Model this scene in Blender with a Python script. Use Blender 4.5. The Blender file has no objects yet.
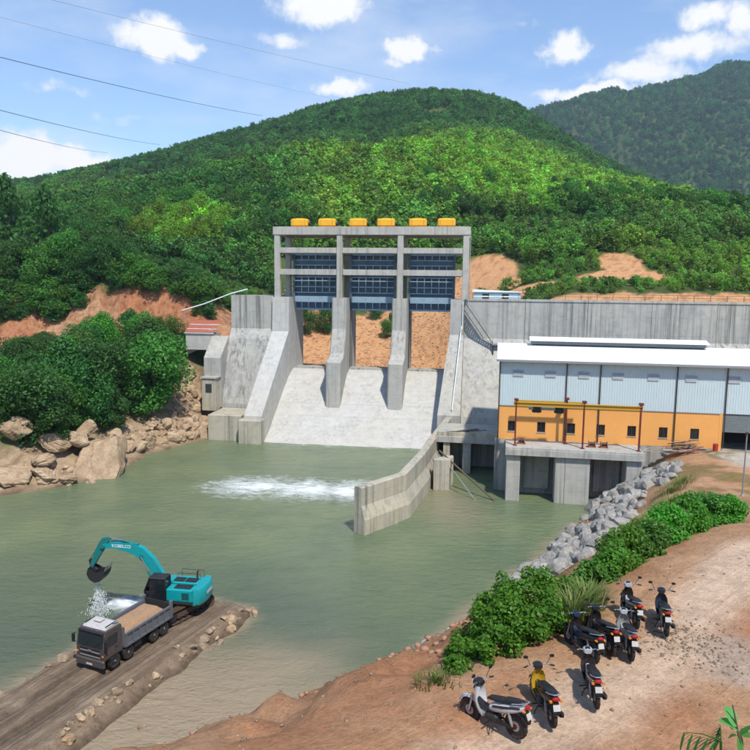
import bpy, math, random
import numpy as np
from mathutils import Vector, Matrix
random.seed(7)
RNG = np.random.default_rng(11)
PI = math.pi
R = math.radians
SC = bpy.context.scene
COL = SC.collection

# ------------------------------------------------------------------ camera
CAM_H = 25.3
cam_d = bpy.data.cameras.new('camera')
cam = bpy.data.objects.new('camera', cam_d)
COL.objects.link(cam)
cam_d.sensor_width = 36.0
cam_d.lens = 36.0 * 700.0 / 750.0
cam_d.clip_start = 0.2
cam_d.clip_end = 9000.0
_p, _r = R(7.0), R(0.7)
_R0 = Vector((1, 0, 0)); _U0 = Vector((0, math.sin(_p), math.cos(_p))); _F0 = Vector((0, math.cos(_p), -math.sin(_p)))
_right = math.cos(_r) * _R0 + math.sin(_r) * _U0
_up = math.cos(_r) * _U0 - math.sin(_r) * _R0
_m = Matrix((( _right.x, _up.x, -_F0.x, 0), (_right.y, _up.y, -_F0.y, 0), (_right.z, _up.z, -_F0.z, CAM_H), (0, 0, 0, 1)))
cam.matrix_world = _m
SC.camera = cam

# ------------------------------------------------------------------ sun, sky, exposure
SUN_EL, SUN_AZ = R(56.0), R(158.0)          # azimuth clockwise from +Y (the view direction): behind the camera, to the right
sun_dir = Vector((math.sin(SUN_AZ) * math.cos(SUN_EL), math.cos(SUN_AZ) * math.cos(SUN_EL), math.sin(SUN_EL)))
sl = bpy.data.lights.new('sun', 'SUN'); sl.energy = 3.6; sl.angle = R(2.0); sl.color = (1.0, 0.95, 0.86)
so = bpy.data.objects.new('sun', sl); COL.objects.link(so)
so.rotation_euler = sun_dir.to_track_quat('Z', 'Y').to_euler()
so.location = (60, -60, 120)
SC.view_settings.view_transform = 'Standard'
SC.view_settings.look = 'None'
SC.view_settings.gamma = 1.0
SC.view_settings.use_curve_mapping = False
SC.view_settings.exposure = 0.48
SC.cycles.max_bounces = 6
SC.cycles.diffuse_bounces = 3
SC.cycles.glossy_bounces = 3
SC.cycles.transmission_bounces = 4
SC.cycles.transparent_max_bounces = 8
SC.cycles.volume_bounces = 0
SC.cycles.caustics_reflective = False
SC.cycles.caustics_refractive = False
SC.cycles.use_denoising = True
SC.cycles.use_adaptive_sampling = True
SC.cycles.adaptive_threshold = 0.04

world = bpy.data.worlds.new('World'); SC.world = world; world.use_nodes = True
def build_world():
    nt = world.node_tree; N = nt.nodes; L = nt.links
    for n in list(N): N.remove(n)
    out = N.new('ShaderNodeOutputWorld')
    sky = N.new('ShaderNodeTexSky'); sky.sky_type = 'NISHITA'; sky.sun_disc = False
    sky.sun_elevation = SUN_EL; sky.sun_rotation = SUN_AZ
    sky.air_density = 1.0; sky.dust_density = 0.0; sky.ozone_density = 5.0; sky.altitude = 200
    bg = N.new('ShaderNodeBackground'); bg.inputs['Strength'].default_value = 0.15
    L.new(sky.outputs[0], bg.inputs['Color'])
    tc = N.new('ShaderNodeTexCoord')
    sep = N.new('ShaderNodeSeparateXYZ'); L.new(tc.outputs['Generated'], sep.inputs[0])
    def mth(op, a, b=None, clamp=False):
        n = N.new('ShaderNodeMath'); n.operation = op; n.use_clamp = clamp
        for i, v in enumerate((a, b)):
            if v is None: continue
            if isinstance(v, (int, float)): n.inputs[i].default_value = v
            else: L.new(v, n.inputs[i])
        return n.outputs[0]
    az = mth('ARCTAN2', sep.outputs[0], sep.outputs[1]); el = mth('ARCSINE', sep.outputs[2])
    comb = N.new('ShaderNodeCombineXYZ'); L.new(az, comb.inputs[0]); L.new(el, comb.inputs[1])
    def noise(scale, detail, rough=0.55, vec=None):
        n = N.new('ShaderNodeTexNoise'); n.inputs['Scale'].default_value = scale; n.inputs['Detail'].default_value = detail
        n.inputs['Roughness'].default_value = rough; L.new(vec or tc.outputs['Generated'], n.inputs['Vector']); return n
    n1 = noise(17, 6, 0.62)
    sub = N.new('ShaderNodeVectorMath'); sub.operation = 'SUBTRACT'; L.new(n1.outputs['Color'], sub.inputs[0]); sub.inputs[1].default_value = (0.5, 0.5, 0.5)
    scl = N.new('ShaderNodeVectorMath'); scl.operation = 'MULTIPLY'; L.new(sub.outputs[0], scl.inputs[0]); scl.inputs[1].default_value = (0.085, 0.05, 0)
    pos = N.new('ShaderNodeVectorMath'); pos.operation = 'ADD'; L.new(comb.outputs[0], pos.inputs[0]); L.new(scl.outputs[0], pos.inputs[1])
    # cumulus puffs (azimuth, elevation, half-width, half-height, density) in degrees, all round the sky
    puffs = [(-16.9, 17.9, 3.1, 1.7, 1.00), (-15.3, 17.4, 2.0, 1.1, 0.90), (-4.2, 20.7, 4.4, 1.6, 0.95), (-7.8, 18.5, 3.6, 1.0, 0.55), (2.3, 18.1, 2.4, 1.3, 1.00), (1.3, 17.1, 1.6, 0.7, 0.70), (-3.2, 15.2, 3.6, 0.9, 0.90), (14.0, 17.8, 1.9, 1.5, 0.90), (13.0, 17.5, 1.4, 0.7, 0.60), (23.5, 18.7, 2.5, 1.1, 0.80), (25.9, 18.1, 1.9, 1.6, 0.85), (22.9, 16.9, 5.0, 1.2, 0.75), (19.6, 15.6, 4.9, 1.1, 0.80), (16.2, 14.5, 4.7, 0.7, 0.85), (21.0, 16.4, 3.1, 1.1, 0.60), (-26.5, 8.9, 3.6, 2.2, 1.00), (-22.8, 8.9, 4.1, 1.4, 0.85), (-23.5, 13.9, 3.9, 0.9, 0.45), (-19.2, 12.1, 3.9, 0.8, 0.35), (10.8, 19.7, 4.7, 0.6, 0.30)]
    rr = random.Random(5)
    for k in range(16):
        a = 50 + k * 16.3 + rr.uniform(-5, 5)
        puffs.append((a if a < 180 else a - 360, rr.uniform(8, 42), rr.uniform(3, 7), rr.uniform(1.5, 3), rr.uniform(.6, 1)))
    acc = None
    for (a, e, wa, we, dn) in puffs:
        d = N.new('ShaderNodeVectorMath'); d.operation = 'SUBTRACT'; L.new(pos.outputs[0], d.inputs[0]); d.inputs[1].default_value = (R(a), R(e), 0)
        m = N.new('ShaderNodeVectorMath'); m.operation = 'MULTIPLY'; L.new(d.outputs[0], m.inputs[0]); m.inputs[1].default_value = (1 / R(wa), 1 / R(we), 0)
        ln = N.new('ShaderNodeVectorMath'); ln.operation = 'LENGTH'; L.new(m.outputs[0], ln.inputs[0])
        v = mth('MULTIPLY', mth('SUBTRACT', 1.25, ln.outputs['Value'], True), dn)
        acc = v if acc is None else mth('MAXIMUM', acc, v)
    n2 = noise(42, 5, 0.6)
    body = mth('ADD', acc, mth('MULTIPLY', mth('SUBTRACT', n2.outputs['Fac'], 0.5), 0.9))
    ramp = N.new('ShaderNodeMapRange'); ramp.interpolation_type = 'SMOOTHSTEP'
    L.new(body, ramp.inputs[0]); ramp.inputs[1].default_value = 0.16; ramp.inputs[2].default_value = 0.78
    # thin cirrus veil everywhere
    mp = N.new('ShaderNodeMapping'); mp.inputs['Scale'].default_value = (3.0, 3.0, 9.0); L.new(tc.outputs['Generated'], mp.inputs[0])
    n3 = noise(1.6, 6, 0.6, mp.outputs[0])
    r3 = N.new('ShaderNodeMapRange'); L.new(n3.outputs['Fac'], r3.inputs[0]); r3.inputs[1].default_value = 0.46; r3.inputs[2].default_value = 0.76; r3.inputs[4].default_value = 0.5
    low = N.new('ShaderNodeMapRange'); L.new(el, low.inputs[0]); low.inputs[1].default_value = R(30); low.inputs[2].default_value = R(4); low.inputs[3].default_value = 0.0; low.inputs[4].default_value = 0.17
    veil = mth('ADD', r3.outputs[0], low.outputs[0], True)
    fac = mth('MAXIMUM', ramp.outputs[0], veil)
    cc = N.new('ShaderNodeValToRGB'); cc.color_ramp.elements[0].color = (0.74, 0.82, 0.93, 1); cc.color_ramp.elements[1].color = (1.0, 0.99, 0.97, 1)
    L.new(body, cc.inputs[0]); cc.color_ramp.elements[0].position = 0.15; cc.color_ramp.elements[1].position = 0.75
    bg2 = N.new('ShaderNodeBackground'); bg2.inputs['Strength'].default_value = 0.82; L.new(cc.outputs[0], bg2.inputs['Color'])
    mix = N.new('ShaderNodeMixShader'); L.new(fac, mix.inputs[0]); L.new(bg.outputs[0], mix.inputs[1]); L.new(bg2.outputs[0], mix.inputs[2])
    L.new(mix.outputs[0], out.inputs['Surface'])
build_world()
# ------------------------------------------------------------------ terrain height field (one function for the whole place)
def vnoise(x, y, seed=0):
    x = np.asarray(x, float); y = np.asarray(y, float)
    xi = np.floor(x).astype(np.int64); yi = np.floor(y).astype(np.int64)
    xf = x - xi; yf = y - yi
    def h(a, b):
        n = (a * 374761393 + b * 668265263 + seed * 974711) & 0x7fffffff
        n = ((n ^ (n >> 13)) * 1274126177) & 0x7fffffff
        return ((n ^ (n >> 16)) & 0xffff) / 65535.0
    u = xf * xf * (3 - 2 * xf); v = yf * yf * (3 - 2 * yf)
    return (h(xi, yi) * (1 - u) + h(xi + 1, yi) * u) * (1 - v) + (h(xi, yi + 1) * (1 - u) + h(xi + 1, yi + 1) * u) * v
def fbm(x, y, seed=0, octv=4):
    s = 0; a = 0.5; t = 0
    for i in range(octv):
        s = s + a * vnoise(np.asarray(x) * 2 ** i, np.asarray(y) * 2 ** i, seed + i); t += a; a *= 0.5
    return s / t * 2 - 1
def sstep(a, b, x):
    t = np.clip((np.asarray(x, float) - a) / (b - a), 0, 1); return t * t * (3 - 2 * t)

CP = []
def contour(z, pts, step=4.0):
    for (a, b) in zip(pts[:-1], pts[1:]):
        n = max(1, int(math.hypot(b[0] - a[0], b[1] - a[1]) / step))
        for k in range(n):
            t = k / n; CP.append((a[0] + (b[0] - a[0]) * t, a[1] + (b[1] - a[1]) * t, z))
    CP.append((pts[-1][0], pts[-1][1], z))
SHORE_R = [(-24, 22), (-17, 32), (-12.1, 35.5), (-10, 36.1), (-4, 37.3), (-1.5, 39.1), (1.8, 41.8), (4, 45.4), (5, 48.2), (8.6, 53.1), (14.1, 60.2), (18.6, 66.9), (25.4, 78.5), (30, 90), (38, 100)]
PLAT = [(-24, 2), (-10, 8.5), (-3.4, 12.2), (-.8, 13.2), (1.8, 15.7), (4.1, 17.0), (6.15, 19.2), (8.2, 21.6), (12.4, 26.0), (15, 27.6), (21, 30), (32, 33), (60, 38)]
CREST = [(22.0, 56.0), (26.6, 62.5), (33.0, 73.5), (36, 79), (37.5, 82.0)]
SHORE_L = [(-110, 66), (-80, 72), (-55, 78), (-45.2, 82.3), (-38.8, 86.9), (-34.8, 94.6), (-34.5, 104), (-28.5, 114), (-26, 122)]
contour(0, SHORE_R); contour(16, PLAT, 2.5); contour(6.4, CREST); contour(0, SHORE_L)
contour(16.1, [(-28, -4), (-9, 2), (-.5, 6.5), (4, 9.5), (10, 13), (17, 17), (28, 21), (60, 27)], 3)      # landward side of the road bench
contour(22.3, [(-24, -12), (-8, -4), (0, 1.6), (5, 3.4), (14, 7), (26, 11), (60, 17)], 4)               # the slope the viewpoint stands on
contour(24.5, [(-30, -24), (0, -8), (30, 2), (75, 4)], 8)
contour(-2.6, [(-30, 36), (-20, 46), (-8, 44), (-2, 50), (0, 62), (8, 72), (14, 82), (16, 104)], 6)
contour(-3.2, [(-40, 50), (-24, 66), (-14, 80), (-10, 96), (-6, 108), (12, 112)], 6)
contour(-2.4, [(-100, 52), (-60, 66), (-40, 76), (-30, 92), (-25, 106)], 6)
for p in [(44, 78, 6.4), (36.5, 83.5, 6.3), (40, 82.4, 6.45), (45, 81.5, 6.4), (52, 80, 6.4), (40, 90, 6.0), (50, 95, 6.0), (60, 72, 6.4), (46, 62, 6.6), (80, 78, 6.4), (60, 92, 6.4), (36, 60, 7.2), (30, 62, 7.8), (31, 67, 7.2), (27, 50, 9.6), (50, 54, 8.6), (75, 58, 8.5), (18, 42, 11.2), (34, 44, 12), (12, 33, 12.8), (20, 35, 13.2)]: CP.append(p)
contour(4.0, [(-110, 74), (-80, 80), (-57, 85), (-47.5, 89), (-42, 94), (-39.5, 101), (-39, 108), (-34, 117), (-31, 122)])
contour(12.5, [(-110, 108), (-80, 110), (-58, 112), (-48, 116), (-43, 122), (-37, 126), (-33, 130)], 6)
contour(15.0, [(-120, 130), (-90, 131), (-75, 132), (-58, 134), (-46, 136), (-38, 136), (-31, 134)], 5)
contour(20.8, [(-120, 139), (-92, 139), (-76, 139), (-62, 140.5)], 5); contour(26.5, [(-54, 142), (-48, 143), (-42, 143), (-36, 146)], 4)
contour(28.0, [(-140, 154), (-90, 154), (-60, 155), (-40, 158)], 8)
contour(8.0, [(-24, 130), (-10, 132), (5, 131), (16, 130)], 5); contour(9.5, [(-22, 150), (-6, 152), (10, 150), (20, 146)], 6)
contour(22.0, [(-40, 150), (-30, 170), (-12, 186), (6, 184), (20, 172), (26, 150), (28, 134)], 6)
contour(23.0, [(30, 127), (50, 124), (75, 121), (110, 116)], 4); contour(6.0, [(30, 106), (46, 105), (60, 104), (80, 101), (110, 98)], 4); contour(-1.0, [(14, 110), (20, 108), (25, 107)], 3); contour(4.0, [(30, 113), (38, 112), (50, 110), (75, 107), (110, 102)], 4); contour(25.5, [(24, 156), (45, 148), (75, 143), (120, 138)], 8)
contour(36, [(-160, 190), (-90, 190), (-40, 200), (0, 205), (30, 196), (60, 178), (90, 168), (140, 158)], 12)
# main hill: skyline ridge about 650 m off; the far mountain about 1600 m off
RIDGE = [(-620, 90), (-398, 95), (-342, 100), (-308, 106), (-274, 111), (-240, 118), (-205, 124), (-171, 134), (-137, 145), (-104, 159), (-70, 172), (-37, 180), (-3, 187), (30, 191), (64, 193), (97, 191), (131, 178), (163, 152), (200, 130), (246, 106), (293, 82), (326, 66), (387, 45), (600, 40)]
for (x, z) in RIDGE:
    CP.append((x, 650, z)); CP.append((x * 1.1, 800, z * 0.8 - 20 if x < 250 else 45)); CP.append((x * 0.8, 450, 36 + (z - 36) * 0.53)); CP.append((x * 0.62, 300, 36 + (z - 36) * 0.225))
for (x, z) in [(-900, 40), (-400, 60), (0, 60), (300, 60), (700, 120)]: CP.append((x, 1080, z))
for (x, z) in [(-1200, 150), (-400, 200), (0, 260), (120, 370), (240, 405), (380, 470), (478, 486), (560, 492), (618, 512), (705, 536), (792, 548), (820, 548), (880, 535), (1050, 470), (1400, 350)]: CP.append((x, 1620, z - 36))
for (x, z) in [(300, 210), (480, 260), (640, 310), (800, 330), (1050, 280)]: CP.append((x, 1340, z - 20))
for x in (-1500, -500, 500, 1500): CP.append((x, 2400, 150))
CP = np.array(CP, float)
def _solve():
    d = np.hypot(CP[:, None, 0] - CP[None, :, 0], CP[:, None, 1] - CP[None, :, 1])
    n = len(CP); A = np.zeros((n + 1, n + 1)); A[:n, :n] = d - np.eye(n) * 0.25; A[:n, n] = 1; A[n, :n] = 1
    return np.linalg.solve(A, np.append(CP[:, 2], 0))
RBF_W = _solve()
CW_A = np.array([-24.5, 26.0]); CW_D = np.array([0.387, 0.922]); CW_N = np.array([0.922, -0.387]); CW_LEN = 30.0
def causeway_uv(x, y):
    dx = x - CW_A[0]; dy = y - CW_A[1]
    return dx * CW_D[0] + dy * CW_D[1], dx * CW_N[0] + dy * CW_N[1]
def ground_z(x, y):
    x = np.asarray(x, float).ravel(); y = np.asarray(y, float).ravel()
    out = np.empty_like(x)
    for i in range(0, len(x), 20000):
        xs = x[i:i + 20000]; ys = y[i:i + 20000]
        d = np.hypot(xs[:, None] - CP[None, :, 0], ys[:, None] - CP[None, :, 1])
        out[i:i + 20000] = d @ RBF_W[:-1] + RBF_W[-1]
    # relief
    far = sstep(175, 300, y) * (1 - 0.9 * sstep(380, 540, y) * (1 - sstep(680, 760, y)))
    out = out + far * (fbm(x / 130, y / 190, 3, 3) * 24 + fbm(x / 40, y / 40, 9, 2) * 3)
    near = 1 - sstep(150, 240, y)
    cut = sstep(126, 132, y) * (1 - sstep(146, 152, y)) * (1 - sstep(-34, -28, x))
    onroad = sstep(15.0, 15.7, out) * (1 - sstep(16.6, 17.4, out)) * (1 - sstep(40, 50, y))
    rough = near * (0.42 - 0.32 * onroad)
    out = out + rough * (fbm(x / 3.1, y / 3.1, 21, 4) * 0.9) + near * 0.16 * (1 - onroad * 0.75) * fbm(x / .9, y / .9, 5, 2)
    out = out + cut * (fbm(x / 2.2, y / 14, 33, 4) * 1.9 + fbm(x / .8, y / 3, 35, 2) * .5)
    bank = sstep(.3, 1.5, out) * (1 - sstep(14.9, 15.7, out)) * (1 - sstep(8, 14, x)) * (1 - sstep(46, 52, y)) * sstep(11, 13, y)
    out = out + bank * (.55 * (1 - np.abs(fbm(x / 1.9, y / 3.2, 66, 3)) * 2.2) - .25 + .22 * fbm(x / .7, y / .9, 68, 2))
    # wheel ruts on the track
    u, v = causeway_uv(x, y)
    v = v + 0.5 * fbm(u / 6, u * 0 + 3.3, 8, 2)
    w = 3.0 + 0.35 * fbm(u / 3, v * 0, 12, 2) + .3 * sstep(22, 27, u)
    top = 0.85 + 0.10 * fbm(x / .8, y / .8, 4, 3) - 0.16 * np.exp(-((np.abs(v + .2) - 0.95) / 0.24) ** 2) - 0.07 * np.exp(-((np.abs(v - .5) - 1.0) / 0.14) ** 2) - 0.02 * v
    h = top - np.maximum(0, np.abs(v) - w) * 0.8 - np.maximum(0, u - 29.3) * 0.8
    h = np.where(u > -20, h, -50)
    return np.maximum(out, h)
def gz(x, y): return float(ground_z([x], [y])[0])
def seg_dist(x, y, pts):
    d = np.full(np.shape(x), 1e9)
    for a, b in zip(pts[:-1], pts[1:]):
        ax, ay = a; bx, by = b; l2 = (bx - ax) ** 2 + (by - ay) ** 2
        t = np.clip(((x - ax) * (bx - ax) + (y - ay) * (by - ay)) / l2, 0, 1)
        d = np.minimum(d, np.hypot(x - ax - t * (bx - ax), y - ay - t * (by - ay)))
    return d
# ------------------------------------------------------------------ helpers
def tag(o, label=None, cat=None, group=None, kind=None):
    if label: o['label'] = label
    if cat: o['category'] = cat
    if group: o['group'] = group
    if kind: o['kind'] = kind
    return o
def empty(name, loc=(0, 0, 0), rz=0.0, label=None, cat=None, group=None, kind=None):
    o = bpy.data.objects.new(name, None); COL.objects.link(o)
    o.location = loc; o.rotation_euler = (0, 0, rz); o.empty_display_size = 0.3
    return tag(o, label, cat, group, kind)
def link(name, me, parent=None):
    o = bpy.data.objects.new(name, me); COL.objects.link(o)
    if parent is not None: o.parent = parent
    return o
def np_mesh(name, verts, faces, mat=None, smooth=False):
    verts = np.asarray(verts, np.float32); faces = np.asarray(faces, np.int32); k = faces.shape[1]
    me = bpy.data.meshes.new(name); me.vertices.add(len(verts)); me.vertices.foreach_set('co', verts.ravel())
    me.loops.add(faces.size); me.loops.foreach_set('vertex_index', faces.ravel())
    me.polygons.add(len(faces)); me.polygons.foreach_set('loop_start', np.arange(0, faces.size, k, dtype=np.int32))
    try: me.polygons.foreach_set('loop_total', np.full(len(faces), k, np.int32))
    except Exception: pass
    if smooth: me.polygons.foreach_set('use_smooth', np.ones(len(faces), bool))
    me.update(calc_edges=True); me.validate()
    if mat: me.materials.append(mat)
    return me
def copy_tree(o, parent=None):
    c = o.copy(); COL.objects.link(c); c.parent = parent
    for ch in list(o.children): copy_tree(ch, c)
    return c
class MB:
    """collects simple solids into one mesh"""
    def __init__(s): s.v = []; s.f = []
    def add(s, vs, fs):
        b = len(s.v); s.v.extend([tuple(v) for v in vs]); s.f.extend([tuple(b + i for i in f) for f in fs]); return s
    def box(s, x0, x1, y0, y1, z0, z1):
        return s.add([(x0, y0, z0), (x1, y0, z0), (x1, y1, z0), (x0, y1, z0), (x0, y0, z1), (x1, y0, z1), (x1, y1, z1), (x0, y1, z1)],
                     [(0, 3, 2, 1), (4, 5, 6, 7), (0, 1, 5, 4), (1, 2, 6, 5), (2, 3, 7, 6), (3, 0, 4, 7)])
    def bbox(s, x0, x1, y0, y1, z0, z1, b=0.02):
        """a box with chamfered vertical and horizontal edges (three stacked rings)"""
        b = min(b, (x1 - x0) * .45, (y1 - y0) * .45, (z1 - z0) * .45)
        rings = []
        for (z, i) in ((z0, b), (z0 + b, 0), (z1 - b, 0), (z1, b)):
            X0, X1, Y0, Y1 = x0 + i, x1 - i, y0 + i, y1 - i; c = b * .999
            rings.append([(X0 + c, Y0, z), (X1 - c, Y0, z), (X1, Y0 + c, z), (X1, Y1 - c, z), (X1 - c, Y1, z), (X0 + c, Y1, z), (X0, Y1 - c, z), (X0, Y0 + c, z)])
        return s.rings(rings)
    def rings(s, rings, closed=True, cap=True):
        n = len(rings[0]); vs = [p for r in rings for p in r]; fs = []
        for i in range(len(rings) - 1):
            for j in range(n if closed else n - 1):
                a, b = i * n + j, i * n + (j + 1) % n
                fs.append((a, b, b + n, a + n))
        if cap and closed:
            fs.append(tuple(reversed(range(n)))); fs.append(tuple((len(rings) - 1) * n + j for j in range(n)))
        return s.add(vs, fs)
    def prism(s, prof, y0, y1, axis='y'):
        """side profile [(a, z)] extruded along the other horizontal axis"""
        n = len(prof)
        if axis == 'y': A = [(a, y0, z) for a, z in prof]; B = [(a, y1, z) for a, z in prof]
        elif axis == 'x': A = [(y0, a, z) for a, z in prof]; B = [(y1, a, z) for a, z in prof]
        else: A = [(a, z, y0) for a, z in prof]; B = [(a, z, y1) for a, z in prof]
        return s.add(A + B, [tuple(range(n)), tuple(reversed(range(n, 2 * n)))] + [(i, i + n, (i + 1) % n + n, (i + 1) % n) for i in range(n)])
    def cyl(s, a, b, r0, r1=None, n=12, cap=True):
        r1 = r0 if r1 is None else r1
        a = Vector(a); b = Vector(b); d = (b - a).normalized()
        t = Vector((0, 0, 1)) if abs(d.z) < .9 else Vector((1, 0, 0))
        u = d.cross(t).normalized(); w = d.cross(u)
        rs = [[p + (u * math.cos(2 * PI * k / n) + w * math.sin(2 * PI * k / n)) * r for k in range(n)] for p, r in ((a, r0), (b, r1))]
        return s.rings(rs, cap=cap)
    def tube(s, pts, r, n=8):
        pts = [Vector(p) for p in pts]; rs = []; u = None
        rad = r if isinstance(r, (list, tuple)) else [r] * len(pts)
        for i, p in enumerate(pts):
            d = (pts[min(i + 1, len(pts) - 1)] - pts[max(i - 1, 0)]).normalized()
            if u is None:
                t = Vector((0, 0, 1)) if abs(d.z) < .9 else Vector((1, 0, 0)); u = d.cross(t).normalized()
            u = (u - d * u.dot(d)).normalized(); w = d.cross(u)
            rs.append([p + (u * math.cos(2 * PI * k / n) + w * math.sin(2 * PI * k / n)) * rad[i] for k in range(n)])
        return s.rings(rs)
    def beam(s, a, b, w, h, up=(0, 0, 1)):
        a = Vector(a); b = Vector(b); d = (b - a).normalized(); u = d.cross(Vector(up)).normalized() * w / 2; v = u.normalized().cross(d) * h / 2
        return s.rings([[p + u + v, p - u + v, p - u - v, p + u - v] for p in (a, b)])
    def loft(s, secs, n=16, e=2.6):
        """sections (x, zc, half_w, half_h[, yc]) joined to a rounded body along x"""
        rs = []
        for q in secs:
            x, zc, hw, hh = q[:4]; yc = q[4] if len(q) > 4 else 0; ring = []
            for k in range(n):
                a = 2 * PI * (k + .5) / n; c, si = math.cos(a), math.sin(a)
                ring.append((x, yc + hw * math.copysign(abs(c) ** (2 / e), c), zc + hh * math.copysign(abs(si) ** (2 / e), si)))
            rs.append(ring)
        return s.rings(rs)
    def lathe(s, prof, c, axis='y', n=24):
        """profile [(r, t)] turned about an axis through c"""
        rs = []
        for r, t in prof:
            ring = []
            for k in range(n):
                a = 2 * PI * k / n; p, q = r * math.cos(a), r * math.sin(a)
                ring.append({'y': (c[0] + p, c[1] + t, c[2] + q), 'x': (c[0] + t, c[1] + p, c[2] + q), 'z': (c[0] + p, c[1] + q, c[2] + t)}[axis])
            rs.append(ring)
        return s.rings(rs)
    def mesh(s, name, mat=None, smooth=False):
        me = bpy.data.meshes.new(name); me.from_pydata(s.v, [], s.f); me.update()
        import bmesh as _b
        bm = _b.new(); bm.from_mesh(me); _b.ops.recalc_face_normals(bm, faces=bm.faces); bm.to_mesh(me); bm.free()
        if smooth:
            for p in me.polygons: p.use_smooth = True
            try: me.set_sharp_from_angle(angle=R(38))
            except Exception: pass
        if mat: me.materials.append(mat)
        return me
    def build(s, name, mat=None, parent=None, smooth=False):
        return link(name, s.mesh(name, mat, smooth), parent)

# ------------------------------------------------------------------ materials
class NT:
    def __init__(s, name):
        s.m = bpy.data.materials.new(name); s.m.use_nodes = True; s.t = s.m.node_tree; s.N = s.t.nodes; s.L = s.t.links
        s.b = s.N['Principled BSDF']; s.out = s.N['Material Output']
    def n(s, typ, **kw):
        nd = s.N.new(typ)
        for k, v in kw.items():
            if k in nd.inputs: s.put(nd.inputs[k], v)
            else: setattr(nd, k, v)
        return nd
    def put(s, sock, v):
        if hasattr(v, 'is_output'): s.L.new(v, sock)
        else:
            if isinstance(v, (tuple, list)) and len(v) == 3 and sock.type == 'RGBA': v = (*v, 1)
            sock.default_value = v
    def coord(s, kind='Object', scale=(1, 1, 1)):
        tc = s.n('ShaderNodeTexCoord'); mp = s.n('ShaderNodeMapping'); mp.inputs['Scale'].default_value = scale
        s.L.new(tc.outputs[kind], mp.inputs[0]); return mp.outputs[0]
    def world(s, scale=(1, 1, 1)):
        g = s.n('ShaderNodeNewGeometry'); mp = s.n('ShaderNodeMapping'); mp.inputs['Scale'].default_value = scale
        s.L.new(g.outputs['Position'], mp.inputs[0]); return mp.outputs[0]
    def noise(s, vec, scale, detail=4, rough=.55, dist=0):
        x = s.n('ShaderNodeTexNoise'); s.L.new(vec, x.inputs['Vector']); x.inputs['Scale'].default_value = scale
        x.inputs['Detail'].default_value = detail; x.inputs['Roughness'].default_value = rough; x.inputs['Distortion'].default_value = dist
        return x.outputs['Fac']
    def rng(s, v, a, b, c=0., d=1., smooth=False):
        x = s.n('ShaderNodeMapRange'); s.put(x.inputs[0], v)
        for i, q in enumerate((a, b, c, d)): x.inputs[i + 1].default_value = q
        if smooth: x.interpolation_type = 'SMOOTHSTEP'
        return x.outputs[0]
    def mix(s, f, a, b, mode='MIX'):
        x = s.n('ShaderNodeMix', data_type='RGBA', blend_type=mode); s.put(x.inputs[0], f); s.put(x.inputs[6], a); s.put(x.inputs[7], b); return x.outputs[2]
    def math(s, op, a, b=0.0):
        x = s.n('ShaderNodeMath', operation=op); s.put(x.inputs[0], a); s.put(x.inputs[1], b); return x.outputs[0]
    def bump(s, h, strength=.3, dist=.05):
        x = s.n('ShaderNodeBump'); x.inputs['Strength'].default_value = strength; x.inputs['Distance'].default_value = dist
        s.L.new(h, x.inputs['Height']); s.L.new(x.outputs[0], s.b.inputs['Normal']); return x
    def set(s, **kw):
        for k, v in kw.items():
            key = {'color': 'Base Color', 'rough': 'Roughness', 'metal': 'Metallic', 'spec': 'Specular IOR Level', 'coat': 'Coat Weight'}.get(k, k)
            s.put(s.b.inputs[key], v)
        return s.m
def paint(name, col, rough=.45, metal=0., wear=.35, dirt=(.20, .13, .085), dirt_amt=.35, scale=3., spec=.4):
    """painted or bare metal / plastic with grime patches and uneven gloss"""
    t = NT(name); v = t.coord('Object')
    a = t.noise(v, scale, 6, .65); b = t.noise(v, scale * 6, 5, .6)
    c = t.mix(t.rng(a, .35, .75, 0, wear), col, tuple(x * .62 for x in col))
    c = t.mix(t.rng(b, .52, .74, 0, dirt_amt), c, dirt)
    t.bump(b, .08, .01)
    return t.set(color=c, rough=t.rng(a, .3, .7, max(.05, rough - .1), min(1, rough + .18)), metal=metal, spec=spec)
def concrete(name, base=(.46, .445, .41), streak=.6, lifts=1.5, dark=(.13, .125, .115), tint=(.50, .47, .38)):
    """weathered cast concrete: rain streaks, damp blotches, faint formwork lines"""
    t = NT(name); w = t.world()
    big = t.noise(w, .11, 5, .6); mid = t.noise(w, .9, 6, .65); fine = t.noise(w, 9, 4, .6)
    st = t.noise(t.world((2.2, 2.2, .06)), 1.0, 6, .65); st2 = t.noise(t.world((.45, .45, .03)), 1.0, 3, .5)
    c = t.mix(t.rng(big, .35, .65), base, tint)
    c = t.mix(t.rng(mid, .38, .70, 0, .55), c, tuple(x * .68 for x in base))
    sm = t.math('MULTIPLY', t.rng(st, .46, .66, 0, 1), t.rng(st2, .36, .60, 0, 1))
    c = t.mix(t.math('MULTIPLY', sm, streak), c, dark)
    sp = t.n('ShaderNodeSeparateXYZ'); t.L.new(w, sp.inputs[0])
    fr = t.math('FRACT', t.math('DIVIDE', sp.outputs[2], lifts))
    ln = t.rng(t.math('ABSOLUTE', t.math('SUBTRACT', fr, .5)), .475, .492)
    c = t.mix(t.math('MULTIPLY', ln, t.rng(mid, .42, .62, 0, .4)), c, dark); bl = t.noise(w, .35, 6, .7); c = t.mix(t.rng(bl, .52, .72, 0, .6 * streak), c, tuple(x * .5 for x in base))
    c = t.mix(t.rng(fine, .3, .7, 0, .25), c, tuple(min(1, x * 1.25) for x in base))
    hgt = t.math('ADD', t.math('MULTIPLY', mid, .6), t.math('SUBTRACT', t.math('MULTIPLY', fine, .3), t.math('MULTIPLY', ln, .25)))
    t.bump(hgt, .45, .06)
    return t.set(color=c, rough=t.rng(mid, .3, .7, .78, .95), spec=.3)
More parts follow.
